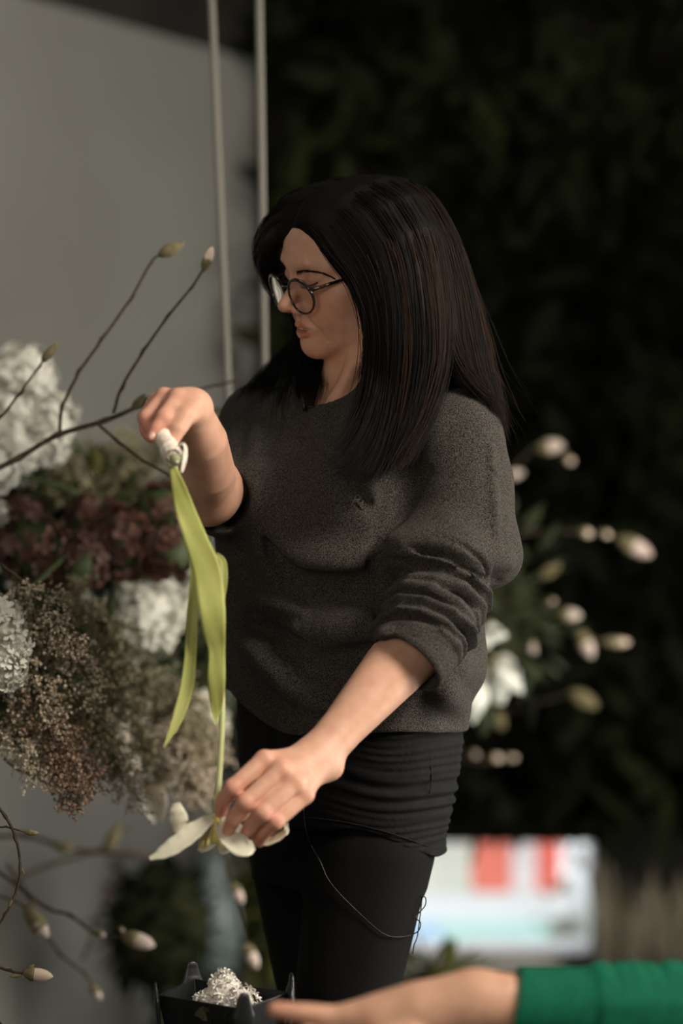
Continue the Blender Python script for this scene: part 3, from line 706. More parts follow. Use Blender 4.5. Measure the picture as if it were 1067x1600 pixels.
# ------------------------------------------------------------------ the tulip in her hands
def petal_grid(pts, widths, tilt=0.0, cup=0.0, wave=0.0, nw=6, sub=5, thick=.0008, wf=40, face=None, seed=0):
    """blade with a centre line, widths in metres, tilted about its own axis"""
    c = smooth_pts(pts, sub); w = smooth_pts([[x] for x in widths], sub); n = len(c); V = []; F = []
    face = np.array([0, -1., 0]) if face is None else np.array(face, float)
    for i in range(n):
        t = c[min(i+1, n-1)] - c[max(i-1, 0)]; t /= np.linalg.norm(t) + 1e-12
        s = np.cross(t, face); s /= np.linalg.norm(s) + 1e-9; nrm = np.cross(s, t)
        ti = tilt(i/(n-1)) if callable(tilt) else tilt
        s2 = s*math.cos(ti) + nrm*math.sin(ti); n2 = np.cross(s2, t)
        for j in range(nw + 1):
            x = (j/nw - .5)*2; ww = max(w[i][0], 0)/2
            V.append(c[i] + s2*x*ww + n2*(cup*ww*(x*x) + wave*abs(x)**1.5*math.sin(i*wf/n + seed + x*1.3)))
    for i in range(n-1):
        for j in range(nw): F.append((i*(nw+1)+j, i*(nw+1)+j+1, (i+1)*(nw+1)+j+1, (i+1)*(nw+1)+j))
    # closed, thin but solid
    N = len(V); nr = []
    for k in range(N):
        i, j = divmod(k, nw+1); a = V[min(i+1, n-1)*(nw+1)+j] - V[max(i-1,0)*(nw+1)+j]; b = V[i*(nw+1)+min(j+1,nw)] - V[i*(nw+1)+max(j-1,0)]
        q = np.cross(a, b); nr.append(q/(np.linalg.norm(q)+1e-12))
    V2 = [v + m_*thick for v, m_ in zip(V, nr)]; F2 = [tuple(x + N for x in f[::-1]) for f in F]
    E = []
    for i in range(n-1): E += [(i*(nw+1), (i+1)*(nw+1), (i+1)*(nw+1)+N, i*(nw+1)+N), ((i+1)*(nw+1)+nw, i*(nw+1)+nw, i*(nw+1)+nw+N, (i+1)*(nw+1)+nw+N)]
    return V + V2, F + F2 + E
def blade(name, pts, widths, m_, parent, **k):
    V, F = petal_grid(pts, widths, **k); return link(name, mesh_from(name, V, F), m_, parent)
M_leaf = mat('tulip_leaf', (.30,.325,.085), .6, .18, var=(.40,.42,.14), scale=14, bump=.1, bscale=160, sss=.08)
M_leafp = mat('tulip_leaf_pale', (.35,.375,.11), .6, .18, var=(.44,.455,.17), scale=10, sss=.08)
M_stem = mat('tulip_stem', (.52,.56,.26), .45, .4, var=(.60,.62,.36), scale=10, sss=.1)
M_petal = mat('tulip_petal', (.66,.59,.44), .5, .3, var=(.74,.69,.55), scale=16, sss=.25, bump=.1, bscale=120)
M_pist = mat('tulip_pistil', (.55,.45,.13), .6, .3, var=(.70,.62,.22), scale=200)
M_tape = mat('white_tape', (.72,.64,.54), .75, .2, var=(.80,.73,.63), scale=60, bump=.5, bscale=130)
M_cut = mat('cut_stem', (.26,.27,.15), .5, .4, var=(.36,.36,.2), scale=120)
M_twig = mat('twig_bark', (.035,.026,.019), .8, .2, var=(.075,.056,.038), scale=120, bump=.5, bscale=300)
tulip = empty('tulip', tuple(P(268,716,2.985)), 'open white tulip with long green leaves hanging upside down between the two hands', 'flower')
YT = 2.985
L_ = lambda l, Y=YT: [P(x, y, Y + (q[0] if q else 0)) for x, y, *q in l]
blade('leaf', L_([(266,716),(276,752),(289,795),(307,845),(324,895,-.004),(331,945,-.006),(334,985,-.004),(339,1020),(338,1060),(338,1100),(337,1133)]),
      [.006,.015,.024,.029,.034,.033,.028,.020,.022,.016,.001], M_leaf, tulip, tilt=lambda t: .10+.12*math.sin(5*t), cup=.07, wave=.0022, sub=5, wf=26, nw=8)
blade('leaf', L_([(268,722,.006),(273,760,.008),(284,805,.010),(297,850,.010),(304,900,.010),(300,960,.012),(297,1020,.012),(291,1075,.010),(276,1125,.006),(256,1168,0)]),
      [.005,.008,.009,.009,.012,.0135,.0135,.0155,.013,.001], M_leafp, tulip, tilt=.25, cup=.45, wave=.0012, sub=5, wf=14)
blade('leaf', L_([(338,866,.008),(347,876,.007),(350,895,.006),(349,925,.006),(344,960,.006)]), [.004,.0075,.008,.006,.001], M_leafp, tulip, tilt=.1, cup=.3, sub=5)
mb = MB(); mb.tube(smooth_pts(L_([(270,716,.012),(282,770,.014),(304,850,.016),(328,940,.014),(343,1030,.012),(347,1100,.008),(345,1170,.004),(342,1220,0),(337,1268,0)]), 5), .0037, 10); mb.build('stem', M_stem, tulip)
fc = P(336, 1276, YT)
def pet(l, w, face, **k): blade('petal', L_(l), w, M_petal, tulip, face=face, **k)
pet([(337,1274),(318,1283,-.004),(296,1296,-.010),(282,1292,-.012),(276,1272,-.012),(273,1255,-.008)], [.007,.014,.020,.024,.023,.012], (-.2,-1,.35), cup=-.30, wave=.0016)
pet([(334,1276),(312,1293,-.012),(290,1311,-.020),(262,1330,-.024),(234,1342,-.022)], [.008,.020,.023,.020,.004], (.1,-.8,.7), cup=.4, wave=.001)
pet([(336,1276),(336,1300,.004),(322,1318,.006),(312,1330,.004)], [.009,.020,.020,.006], (.2,-1,.1), cup=-.3, wave=.0015)
pet([(341,1282),(352,1304,-.014),(368,1318,-.022),(384,1325,-.024),(397,1322,-.022)], [.010,.020,.026,.026,.008], (.1,-1,.55), cup=.35, wave=.0022, wf=18)
pet([(340,1276,.006),(362,1294,.018),(388,1312,.022),(420,1318,.018),(444,1303,.014),(447,1286,.012)], [.008,.020,.024,.018,.010,.003], (.3,-.5,1), cup=.5, wave=.001)
pet([(336,1275,.006),(352,1300,.02),(350,1322,.024),(346,1334,.022)], [.009,.026,.024,.004], (0,-1,0), cup=-.2, wave=.0015)
sdf_obj('pistil', [Cap(L_([(337,1278),(337,1312,-.006)]), [.0045,.0055], 0), Cap(L_([(333,1314,-.006),(337,1312,-.008),(341,1315,-.006)]), .003, .002)], fc-.06, fc+.04, .0012, M_pist, tulip)
for i in range(6):
    w = i*1.05; mb = MB(); b = fc + np.array([.004*math.cos(w), .004*math.sin(w), -.004]); e = fc + np.array([.014*math.cos(w), .012*math.sin(w)-.006, -.026 - .004*(i % 2)])
    mb.tube([b, (b+e)/2 + [0,0,-.002], e], .0009, 5); d_ = (e-b)/np.linalg.norm(e-b); mb.tube([e - d_*.002, e + d_*.003, e + d_*.009], [.0012,.0022,.0010], 6); mb.build('stamen', M_pist, tulip)
# tape wrap, cut stem end and loose tape loop
tA, tB = P(253,680,3.004), P(272,714,2.972)
ax = (tB-tA)/np.linalg.norm(tB-tA)
tp = [Cap([tA, tA*.5+tB*.5, tB], [.0098,.0106,.0122], .004), Cap([P(262,706,2.985), P(267,722,2.982)], [.009,.0075], .006)]
for i, t in enumerate((.1,.35,.62,.86)): tp.append(Cap(ring_pts(tA*(1-t)+tB*t, ax, .0098+.0016*t, .003*(1 if i % 2 else -1)), .0018, .002))
tp.append(Cap([tB - ax*.004, tB + ax*.03], [.0082,.009], .001, '-'))
sdf_obj('tape_wrap', tp, tA-.04, tB+.05, .0012, M_tape, tulip)
mb = MB(); mb.tube([tA - ax*.004, tB - ax*.002, tB + ax*.0085, tB + ax*.0105], [.007,.0072,.0074,.0055], 16); ce = mb.build('cut_stem', M_cut, tulip)
mb = MB(); mb.tube([tB + ax*.0104, tB + ax*.0112], [.0028,.0022], 10); mb.build('pith', M_tape, ce)
blade('loose_tape', L_([(272,704,-.006),(279,696,-.012),(287,694,-.016),(290,703,-.018),(288,720,-.016),(284,738,-.012)]), [.005,.005,.0045,.006,.008,.004], M_tape, tulip, tilt=.9, cup=.1, thick=.0004)
mb = MB(); mb.tube([P(262,660,3.03), P(258,672,3.015), tA + [.001,0,-.002]], [.0045,.0048,.005], 8); mb.build('twig_end', M_twig, tulip)

# ------------------------------------------------------------------ foreground arm in a green sleeve
M_green = mat('green_knit', (.003,.085,.046), .85, .15, var=(.004,.115,.062), scale=120, bump=.35, bscale=260)
M_skin2 = skin_mat('skin_warm', (.52,.30,.20), (.58,.34,.235))
p2 = empty('person', tuple(P(900,1560,2.6)), "person's outstretched arm in a ribbed green sleeve reaching over the black dish", 'person')
YF = 2.6
w2 = P(748,1572,YF); q2 = lambda l: [P(x, y, YF + (e_[0] if e_ else 0)) for x, y, *e_ in l]
arm2 = [Cap(q2([(1240,1600,.06),(900,1590,.02),(790,1572,.0),(748,1569,0)]), [.044,.040,.0345,.0315], .02),
        Cap(q2([(748,1569),(660,1585,-.004),(598,1600,0)]), [.0315,.030,.027], .02), Cap(q2([(735,1560),(650,1572,.004),(560,1597,.01)]), [.024,.023,.020], .02),
        Cap(q2([(720,1590),(640,1622,.0),(575,1640,0)]), [.024,.024,.019], .02),
        Cap(q2([(600,1592,.0),(520,1590,.004),(470,1583,.0),(430,1578,0)]), [.020,.0135,.0112,.0088], .012),
        Cap(q2([(575,1610,0),(505,1622,.0),(455,1640,.0),(420,1660,0)]), [.016,.0125,.011,.009], .006),
        Cap(q2([(575,1628,.02),(510,1650,.02),(465,1672,.02),(430,1690,.02)]), [.015,.012,.0105,.0085], .006),
        Cap(q2([(590,1645,.04),(530,1675,.04),(490,1700,.04)]), [.014,.0115,.009], .006),
        Cap(q2([(640,1625,-.03),(580,1640,-.045),(520,1630,-.05),(480,1615,-.045)]), [.018,.015,.012,.009], .01)]
def tint2(V):
    c = np.ones((len(V), 3)); e = P(425,1578,YF); w = np.exp(-((V-e)**2).sum(1)/.0012)[:, None]*.4; return c*(1 - w*np.array([.05,.4,.4]))
sdf_obj('body', arm2, (-.13,2.45,.40), (.56,2.80,.80), .0022, M_skin2, p2, 1, tint2)
sl = [Cap(q2([(786,1573),(850,1577,.01),(950,1580,.02),(1067,1590,.03),(1240,1600,.06),(1500,1560,.14),(1700,1300,.2)]), [.043,.045,.048,.051,.056,.062,.07], .02)]
for x in range(930, 1240, 17): c = P(x, 1580, YF + (x-786)/454*.06); sl.append(Cap(ring_pts(c, np.array([1,.1,-.02]), .046 + (x-786)*.000012, .004*math.sin(x), 10), .0065, .006))
sl.append(Cap(q2([(740,1570),(800,1573,.001)]), [.036,.0365], .004, '-'))
def cut2(p): return (P(779,1500,YF)[0] + .010*(p[:,2]-.60)/.05) - p[:,0]
sl.append(Fn(cut2, P(800,1570,YF), 9, .003, '&'))
sdf_obj('sweater_sleeve', sl, (.1,2.4,.5), (.95,3.0,1.05), .004, M_green, p2, 1)
# ------------------------------------------------------------------ hanging flower arrangement
M_scale = mat('bud_scale', (.13,.115,.06), .8, .2, var=(.20,.17,.09), scale=200, bump=.4, bscale=500)
M_bud = mat('bud_petal', (.70,.58,.47), .6, .3, var=(.62,.42,.33), scale=60, sss=.1, ramp=(.45,.8))
M_budw = mat('bud_petal_white', (.56,.49,.43), .6, .3, var=(.50,.38,.34), scale=40, sss=.1)
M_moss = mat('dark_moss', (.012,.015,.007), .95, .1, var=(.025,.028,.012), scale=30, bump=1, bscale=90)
def lathe(prof, a, b, n=9, wob=0):
    a = np.array(a, float); b = np.array(b, float); t = b - a; L = np.linalg.norm(t); t = t/L; u = np.cross(t, [.2,1,.1]); u /= np.linalg.norm(u); v = np.cross(t, u); m_ = MB(); V = []; F = []
    for i, (s, r) in enumerate(prof):
        for k in range(n): w = 2*math.pi*k/n; V.append(a + t*s*L + r*L*(math.cos(w)*u + math.sin(w)*v)*(1 + wob*math.sin(3*w)))
    for i in range(len(prof)-1):
        for k in range(n): F.append((i*n+k, i*n+(k+1) % n, (i+1)*n+(k+1) % n, (i+1)*n+k))
    F.append(tuple(range(n))[::-1]); F.append(tuple((len(prof)-1)*n+k for k in range(n))); m_.add(V, F); return m_
def bud(parent, a, b, mb_=None, open_=.6, fat=1.0):
    """bud from a to b: scale leaves at the base, petals at the tip"""
    a = np.array(a, float); b = np.array(b, float); fat *= .84
    if open_ > 0:
        o = lathe([(s, r*fat) for s, r in [(.1,.12),(.3,.20),(.55,.23),(.78,.19),(.93,.10),(1,.02)]], a, b, 10, .06).build('bud', mb_ or M_bud, parent)
        lathe([(s, r*fat) for s, r in [(0,.07),(.08,.13),(.18,.19),(.26+.20*(1-open_),.235),(.34+.40*(1-open_),.225)]], a, b, 9, .1).build('bud_scale', M_scale, o)
    else:
        lathe([(s, r*fat) for s, r in [(0,.06),(.12,.13),(.35,.19),(.6,.17),(.85,.09),(1,.01)]], a, b, 9, .08).build('bud', M_scale, parent)
def branch(name, lab, twigs, buds, cat='branch', group=None):
    b0 = twigs[0][0][0]; o = empty(name, tuple(P(*b0)), lab, cat, group)
    for pts, r0, r1 in twigs:
        c = smooth_pts([P(*q) for q in pts], 5); n = len(c); mb = MB()
        rr = [r0 + (r1-r0)*i/(n-1) for i in range(n)]
        rr = [r*(1.38 if i % 5 == 0 and 0 < i < n-1 else 1) for i, r in enumerate(rr)]
        c = [q + (rng.normal(size=3)*.0012 if i % 5 == 0 else 0) for i, q in enumerate(c)]
        mb.tube(c, rr, 7); mb.build('twig', M_twig, o)
    for q in buds:
        a, b = P(*q[0]), P(*q[1]); bud(o, a, b, q[2] if len(q) > 2 else None, q[3] if len(q) > 3 else .6, q[4] if len(q) > 4 else 1)
    return o
rng = np.random.default_rng(11)
branch('magnolia_branch', 'bare magnolia branch forking up in front of the grey wall left of the raised hand',
  [([(-30,745,3.5),(30,715,3.5),(90,680,3.5),(165,657,3.5),(215,635,3.52),(232,622,3.53)], .0042, .003),
   ([(93,678,3.5),(98,635,3.5),(125,580,3.5),(160,530,3.5),(205,465,3.5),(236,410,3.5),(250,398,3.5)], .0026, .0016),
   ([(178,645,3.5),(190,605,3.48),(225,548,3.47),(262,495,3.46),(300,448,3.46),(318,420,3.45)], .0024, .0016),
   ([(152,662,3.5),(185,690,3.5),(225,720,3.5),(275,748,3.5)], .0024, .0018),
   ([(205,640,3.52),(250,628,3.56),(300,612,3.6),(345,600,3.62),(385,592,3.65)], .0022, .0018)],
  [((248,399,3.5),(288,380,3.5),None,0,1.5), ((317,424,3.45),(332,386,3.45),M_bud,.55,1.0), ((206,640,3.5),(228,615,3.5),None,0,1.3), ((322,646,3.6),(352,638,3.6),None,0,1.0)])
branch('magnolia_branch', 'single magnolia twig with a closed brown bud in front of the upper white hydrangea',
  [([(-40,700,3.45),(0,655,3.45),(32,612,3.45),(62,572,3.45),(68,560,3.45)], .0022, .0014)], [((66,565,3.45),(92,534,3.45),None,0,1.2)])
branch('magnolia_branch', 'crooked brown twig with small buds along the left edge above the sharp bud',
  [([(-20,1240,3.2),(8,1275,3.2),(25,1310,3.2),(32,1358,3.2),(24,1395,3.2),(8,1430,3.2),(-15,1460,3.2)], .0022, .0014), ([(-30,1292,3.2),(10,1293,3.2),(40,1300,3.2)], .0015, .001)],
  [((38,1300,3.2),(61,1302,3.2),M_scale,.5,1.0), ((20,1404,3.2),(12,1420,3.2),None,0,1.0), ((32,1355,3.2),(38,1366,3.2),None,0,1.2)])
branch('magnolia_branch', 'sharp pale pink and cream magnolia bud on a short twig at the lower left edge',
  [([(-40,1500,3.15),(-10,1508,3.15),(15,1517,3.15),(38,1521,3.15)], .0022, .0017), ([(-40,1565,3.15),(-10,1588,3.15),(12,1612,3.15)], .002, .0015)],
  [((36,1519,3.15),(83,1526,3.15),M_bud,.9,1.15), ((33,1524,3.15),(14,1526,3.14),None,0,1.0), ((42,1516,3.15),(54,1507,3.15),None,0,1.5)])
branch('magnolia_branch', 'thin dark twig under the sprays at the left edge above the grey wall',
  [([(-30,1150,3.45),(5,1185,3.45),(40,1210,3.45),(80,1226,3.45)], .0022, .0012)], [((79,1225,3.45),(92,1228,3.45),None,0,1.2)])
branch('magnolia_branch', 'blurred magnolia branch running right from the left edge below the hanging flowers',
  [([(-30,1310,4.2),(40,1305,4.2),(105,1325,4.2),(165,1332,4.2),(235,1338,4.2)], .0045, .004), ([(30,1372,4.2),(80,1350,4.25),(150,1330,4.3),(200,1290,4.35)], .004, .003), ([(130,1500,4.3),(165,1400,4.3),(200,1330,4.3)], .003,.003)],
  [((85,1322,4.2),(122,1326,4.2),None,0,1.5), ((165,1330,4.2),(190,1285,4.2),None,0,1.2)])
branch('magnolia_branch', 'blurred branch with a pale open bud pointing right beside the dark shrub',
  [([(-20,1350,3.75),(30,1385,3.75),(75,1420,3.75),(110,1430,3.75),(150,1460,3.75),(180,1464,3.75),(200,1468,3.75)], .0034, .0022)],
  [((190,1460,3.75),(242,1478,3.75),M_budw,.75,1.2), ((150,1455,3.75),(166,1464,3.75),M_budw,.5,1.5), ((186,1448,3.75),(194,1456,3.75),M_budw,.5,1.6)])
branch('magnolia_branch', 'blurred drooping branch with a small bud hanging below the pale open bud',
  [([(10,1350,3.9),(42,1395,3.9),(60,1440,3.9),(95,1490,3.9),(130,1520,3.9),(148,1545,3.9)], .0030, .002)], [((142,1538,3.9),(158,1562,3.9),M_budw,.3,1.3)])
branch('magnolia_branch', 'short blurred twig with an olive and white bud left of the dark shrub',
  [([(-20,1395,3.7),(25,1408,3.7),(45,1425,3.7)], .002,.0018)], [((40,1415,3.7),(75,1465,3.7),M_budw,.1,1.1)])
branch('magnolia_branch', 'blurred twigs with two pale pink buds hanging beside the black leggings',
  [([(325,1160,4.2),(338,1260,4.05),(345,1320,4.0),(352,1350,4.0),(366,1385,4.0)], .002,.0015), ([(352,1350,4.0),(372,1420,4.0),(386,1478,4.0)], .002,.0015)],
  [((364,1380,4.0),(379,1412,4.0),M_budw,.9,1.25), ((384,1474,4.0),(402,1514,4.0),M_budw,.9,1.2)])
# right of the woman, out of focus
branch('magnolia_branch', 'long thin branch tipped with a cream bud at the far right against the dark foliage',
  [([(745,930,4.55),(748,870,4.68),(760,845,4.75),(830,832,4.75),(905,830,4.75),(950,836,4.75),(975,848,4.75)], .0030, .002)],
  [((965,840,4.75),(1018,868,4.75),M_budw,.7,1.15), ((905,828,4.75),(925,836,4.75),M_bud,.6,1.6), ((938,830,4.75),(954,838,4.75),M_bud,.6,1.6)])
branch('magnolia_branch', 'blurred branch with several cream buds right of the grey sleeve above the white lily',
  [([(745,930,4.55),(750,860,4.75),(800,920,4.75),(850,945,4.75),(885,965,4.75),(910,1000,4.75)], .0034,.002), ([(800,920,4.75),(815,965,4.75),(826,1000,4.75)], .0026,.0018), ([(885,970,4.75),(930,1000,4.75),(950,1003,4.75)], .0022,.0018), ([(800,920,4.75),(840,905,4.75),(850,895,4.75)], .0022,.0018)],
  [((905,985,4.75),(925,1028,4.75),M_budw,.75,1.3), ((815,985,4.75),(836,1022,4.75),M_budw,.2,1.1), ((872,958,4.75),(908,962,4.75),M_budw,.75,1.4), ((940,1002,4.75),(984,1004,4.75),M_bud,.1,.9), ((843,902,4.75),(875,882,4.75),M_scale,.5,1.2), ((855,935,4.75),(868,940,4.75),M_bud,.7,1.6), ((800,950,4.75),(812,958,4.75),M_bud,.7,1.6)])
branch('magnolia_branch', 'blurred cream buds beside the hair at the shoulder against the dark foliage',
  [([(745,900,4.55),(755,820,4.75),(770,760,4.85),(800,735,4.85),(835,700,4.85),(870,690,4.85),(890,715,4.85)], .003,.0018)],
  [((838,700,4.85),(880,695,4.85),M_budw,.75,1.4), ((784,745,4.85),(818,738,4.85),M_budw,.6,1.2), ((880,712,4.85),(896,724,4.85),M_bud,.3,1.6)])
branch('magnolia_branch', 'dim low branch of brownish buds under the white lily',
  [([(745,1010,4.6),(752,1080,4.85),(760,1120,4.95),(830,1100,4.95),(890,1085,4.95)], .0028,.0018), ([(735,1020,4.6),(715,1120,4.85),(720,1180,4.95),(760,1190,4.95),(800,1185,4.95)], .0028,.0018)],
  [((890,1080,4.95),(934,1105,4.95),M_scale,.4,1.3), ((770,1110,4.95),(786,1140,4.95),M_scale,.4,1.6), ((765,1182,4.95),(785,1186,4.95),M_bud,.8,1.6), ((788,1184,4.95),(808,1184,4.95),M_bud,.2,1.4), ((738,1172,4.95),(746,1184,4.95),M_budw,.8,1.8)])

# cluster heads of florets, every floret a part
def floret_mesh(name, npet, r, wide=.8, cup=.25, seed=0):
    rg = np.random.default_rng(seed); m_ = MB()
    for k in range(npet):
        w = 2*math.pi*k/npet + rg.normal()*.08; d = np.array([math.cos(w), math.sin(w), 0]); s = np.array([-d[1], d[0], 0]); rr = r*(1 + rg.normal()*.07)
        prof = [(0,.10,0),(.35,.42*wide,.10),(.7,.52*wide,.16+cup*.2),(.95,.34*wide,cup*.5),(1.05,.05,cup*.35)]; V = []
        for t, wd, zz_ in prof:
            for j, x in enumerate((-1,-.5,.5,1)): V.append(d*t*rr + s*x*wd*rr*.72 + np.array([0,0,1])*rr*(zz_ + .10*abs(x) + .02*(k % 2)))
        m_.add(V, [(i*4+j, i*4+j+1, (i+1)*4+j+1, (i+1)*4+j) for i in range(4) for j in range(3)])
    m_.add([(.06*r*math.cos(a), .06*r*math.sin(a), .12*r) for a in np.linspace(0,6.28,6)[:-1]] + [(0,0,.2*r)], [(i,(i+1)%5,5) for i in range(5)])
    return m_.mesh(name)
M_wf = mat('white_floret', (.58,.57,.50), .65, .2, var=(.66,.65,.59), scale=30, sss=.15)
M_wf2 = mat('cream_floret', (.48,.48,.40), .65, .2, var=(.58,.57,.48), scale=30, sss=.1)
M_bur = mat('burgundy_floret', (.060,.028,.022), .7, .15, var=(.15,.070,.050), scale=18)
M_bur2 = mat('faded_floret', (.19,.12,.10), .7, .15, var=(.09,.045,.035), scale=18)
M_gs = mat('green_stem', (.05,.07,.025), .6, .3)
def cluster(name, lab, cat, lobes, n, pr, mats, npet=4, wide=1.05, cup=.25, group=None, part='floret', jitter=.35, base=None):
    C_ = [(P(x, y, Y), r*Y/FPX) for x, y, Y, r in lobes]; root = empty(name, tuple(C_[0][0]), lab, cat, group)
    ms = []
    for i, m_ in enumerate(mats):
        for q in range(2):
            me = floret_mesh(part, npet, pr, wide, cup, i*5+q); me.materials.append(m_); me.polygons.foreach_set('use_smooth', [True]*len(me.polygons)); ms.append(me)
    sdf_obj('stem_core', [Ell(c, r*.84, None, .02) for c, r in C_], C_[0][0]-.45, C_[0][0]+.45, .009, (mats[0] if 'white' in name or 'cream' in name else M_gs) if True else M_gs, root, 0)
    sm_ = MB(); e_ = np.array(base) if base is not None else C_[0][0] + [.08,.12,.02]; sm_.tube([C_[0][0], (C_[0][0]+e_)/2 + [0,0,.01], e_], .0045, 6); sm_.build('stem', M_gs, root)
    wsum = np.array([r*r for c, r in C_]); wsum = wsum/wsum.sum(); cnt = 0; tries = 0
    while cnt < n and tries < n*8:
        tries += 1; k = rng.choice(len(C_), p=wsum); c, r = C_[k]; d = rng.normal(size=3); d /= np.linalg.norm(d)
        if d[1] > .45: continue
        p = c + d*r*(.88 + .14*rng.random())
        if any(np.linalg.norm(p-c2) < r2*.80 for j, (c2, r2) in enumerate(C_) if j != k): continue
        o = bpy.data.objects.new(part, ms[rng.integers(len(ms))]); COL.objects.link(o); o.parent = root; o.matrix_parent_inverse = pworld(root).inverted()
        nd = d + rng.normal(size=3)*jitter; o.location = p; o.rotation_euler = Vector(nd).to_track_quat('Z', 'Y').to_euler(); o.rotation_euler.rotate_axis('Z', rng.random()*6.28)
        s = .8 + .4*rng.random(); o.scale = (s, s, s); cnt += 1
    return root
core = P(190, 800, 4.15)
cluster('white_hydrangea', 'large blurred white hydrangea head at the left edge against the grey wall', 'flower', [(36,590,3.95,50),(10,640,3.95,55),(76,655,3.95,38),(20,700,3.95,45),(72,695,3.95,28)], 290, .014, [M_wf], base=core)
cluster('white_hydrangea', 'partly hidden white hydrangea at the left edge below the largest one', 'flower', [(-8,735,3.75,34),(-14,800,3.75,20)], 70, .013, [M_wf], base=core)
cluster('white_hydrangea', 'sharper white hydrangea cut off by the left edge beside the tan sprays', 'flower', [(-2,968,3.33,38),(2,1040,3.33,40),(28,1005,3.33,18)], 290, .0095, [M_wf], base=core)
cluster('white_hydrangea', 'round white hydrangea under the burgundy blooms left of the tulip leaves', 'flower', [(205,965,3.95,52),(255,950,3.98,40),(195,1005,3.95,34),(235,1000,3.95,32)], 230, .013, [M_wf2, M_wf], base=core)
cluster('burgundy_hydrangea', 'faded burgundy hydrangea at the left above the tan sprays', 'flower', [(60,860,3.75,55),(120,880,3.75,45),(30,820,3.8,40)], 130, .015, [M_bur, M_bur2], base=core)
cluster('burgundy_hydrangea', 'dark burgundy hydrangea in the middle of the arrangement', 'flower', [(190,850,3.8,55),(150,820,3.85,45)], 110, .015, [M_bur, M_bur2, M_bur], base=core)
cluster('burgundy_hydrangea', 'reddish brown hydrangea closest to the tulip leaves', 'flower', [(255,800,3.85,48),(262,860,3.8,45),(290,830,3.9,35)], 110, .014, [M_bur, M_bur, M_bur2], base=core)
cluster('white_hydrangea', 'dim grey white bloom glimpsed between the tulip leaves and the sweater', 'flower', [(305,930,4.05,30),(318,1120,4.05,36)], 70, .013, [M_wf2], base=core)
cluster('cream_blossom', 'cream cluster of small round blossoms among the tan sprays', 'flower', [(160,1115,3.6,20),(180,1150,3.6,24),(195,1195,3.6,22),(150,1140,3.6,16)], 130, .0065, [mat('cream_petals', (.56,.49,.39), .6, .2, sss=.1)], npet=5, base=core)
# sprays
M_sp = [mat('tan_blossom', (.34,.28,.21), .8, .2, var=(.50,.43,.33), scale=60), mat('pink_tan_blossom', (.30,.21,.155), .8, .2, var=(.20,.135,.095), scale=60), mat('olive_blossom', (.17,.16,.09), .8, .2, var=(.33,.29,.19), scale=50)]
M_spstem = mat('spray_stem', (.065,.060,.028), .8, .2)
def spray(lab, a, b, n, spread, m_, sz=.0026):
    o = empty('statice_spray', tuple(P(*a)), lab, 'dried flower', 'dried statice sprays, ' + lab); A_, B_ = P(*a), P(*b); st = MB(); bl = MB()
    st.tube(smooth_pts([A_, (A_+B_)/2 + rng.normal(size=3)*.008, B_], 6), [.0012]*13, 4)
    dr = (B_-A_)/np.linalg.norm(B_-A_); L_g = np.linalg.norm(B_-A_)
    for i in range(n//8):
        t = .15 + .85*(i + rng.random())/(n//8); q = A_*(1-t) + B_*t; v = rng.normal(size=3); v -= dr*v.dot(dr)*.4; v /= np.linalg.norm(v); v = v*.8 + dr*.6; e = q + v*spread*(1.15 - .7*t)*(.5+.5*rng.random()); st.tube([q, (q+e)/2 + [0,0,.002], e], [.0006,.0005,.0004], 3)
        for j in range(8):
            s = .35 + .65*rng.random(); c = q*(1-s) + e*s + rng.normal(size=3)*.0035; r = sz*(.6 + .8*rng.random()); ax_ = v + rng.normal(size=3)*.6; ax_ /= np.linalg.norm(ax_); u = np.cross(ax_, [.3,.5,.8]); u /= np.linalg.norm(u); w_ = np.cross(ax_, u)
            V = [c - ax_*r*.9] + [c + ax_*r*(.6 + .2*(k % 2)) + r*(math.cos(k*1.2566)*u + math.sin(k*1.2566)*w_) for k in range(5)] + [c + ax_*r*.35]
            bl.add(V, [(0, 1+(k+1) % 5, 1+k) for k in range(5)] + [(6, 1+k, 1+(k+1) % 5) for k in range(5)])
    st.build('stem', M_spstem, o); tag(bl.build('blossom', m_, o, smooth=False), kind='stuff')

SPR = [((0,880,3.4),(110,1010,3.36),420,.045,0), ((40,900,3.45),(150,1080,3.42),460,.045,0), ((-20,930,3.4),(90,1120,3.35),460,.042,0), ((85,980,3.5),(160,1160,3.45),460,.044,2),
      ((30,1040,3.4),(130,1240,3.35),460,.040,1), ((-20,1060,3.4),(55,1210,3.35),420,.040,0), ((130,1040,3.7),(225,1180,3.65),400,.045,2), ((160,1080,3.75),(270,1210,3.7),420,.050,0),
      ((110,1080,3.5),(215,1250,3.5),380,.045,0), ((200,1040,3.9),(305,1200,3.85),420,.055,2), ((235,1110,3.9),(322,1240,3.85),420,.055,0), ((90,1090,3.4),(105,1262,3.35),420,.036,1),
      ((90,900,3.7),(180,1010,3.6),380,.045,2), ((150,690,4.1),(60,760,4.05),380,.06,2), ((220,690,4.2),(180,780,4.1),380,.07,2), ((290,700,4.25),(300,800,4.2),330,.06,2), ((140,720,4.2),(130,800,4.1),300,.06,2),
      ((60,1150,3.45),(150,1215,3.4),360,.040,1), ((10,985,3.5),(120,1180,3.45),460,.050,0), ((60,1000,3.55),(185,1200,3.5),460,.050,2), ((120,930,3.7),(200,1100,3.6),400,.055,2), ((170,1000,3.9),(300,1150,3.85),420,.060,2),
      ((240,1040,4.0),(330,1180,3.95),400,.060,0), ((0,1120,3.5),(110,1220,3.45),420,.042,0), ((80,750,4.2),(200,700,4.2),330,.06,2), ((330,680,4.3),(230,720,4.3),330,.06,2), ((250,1150,3.8),(300,1230,3.8),360,.05,0)]
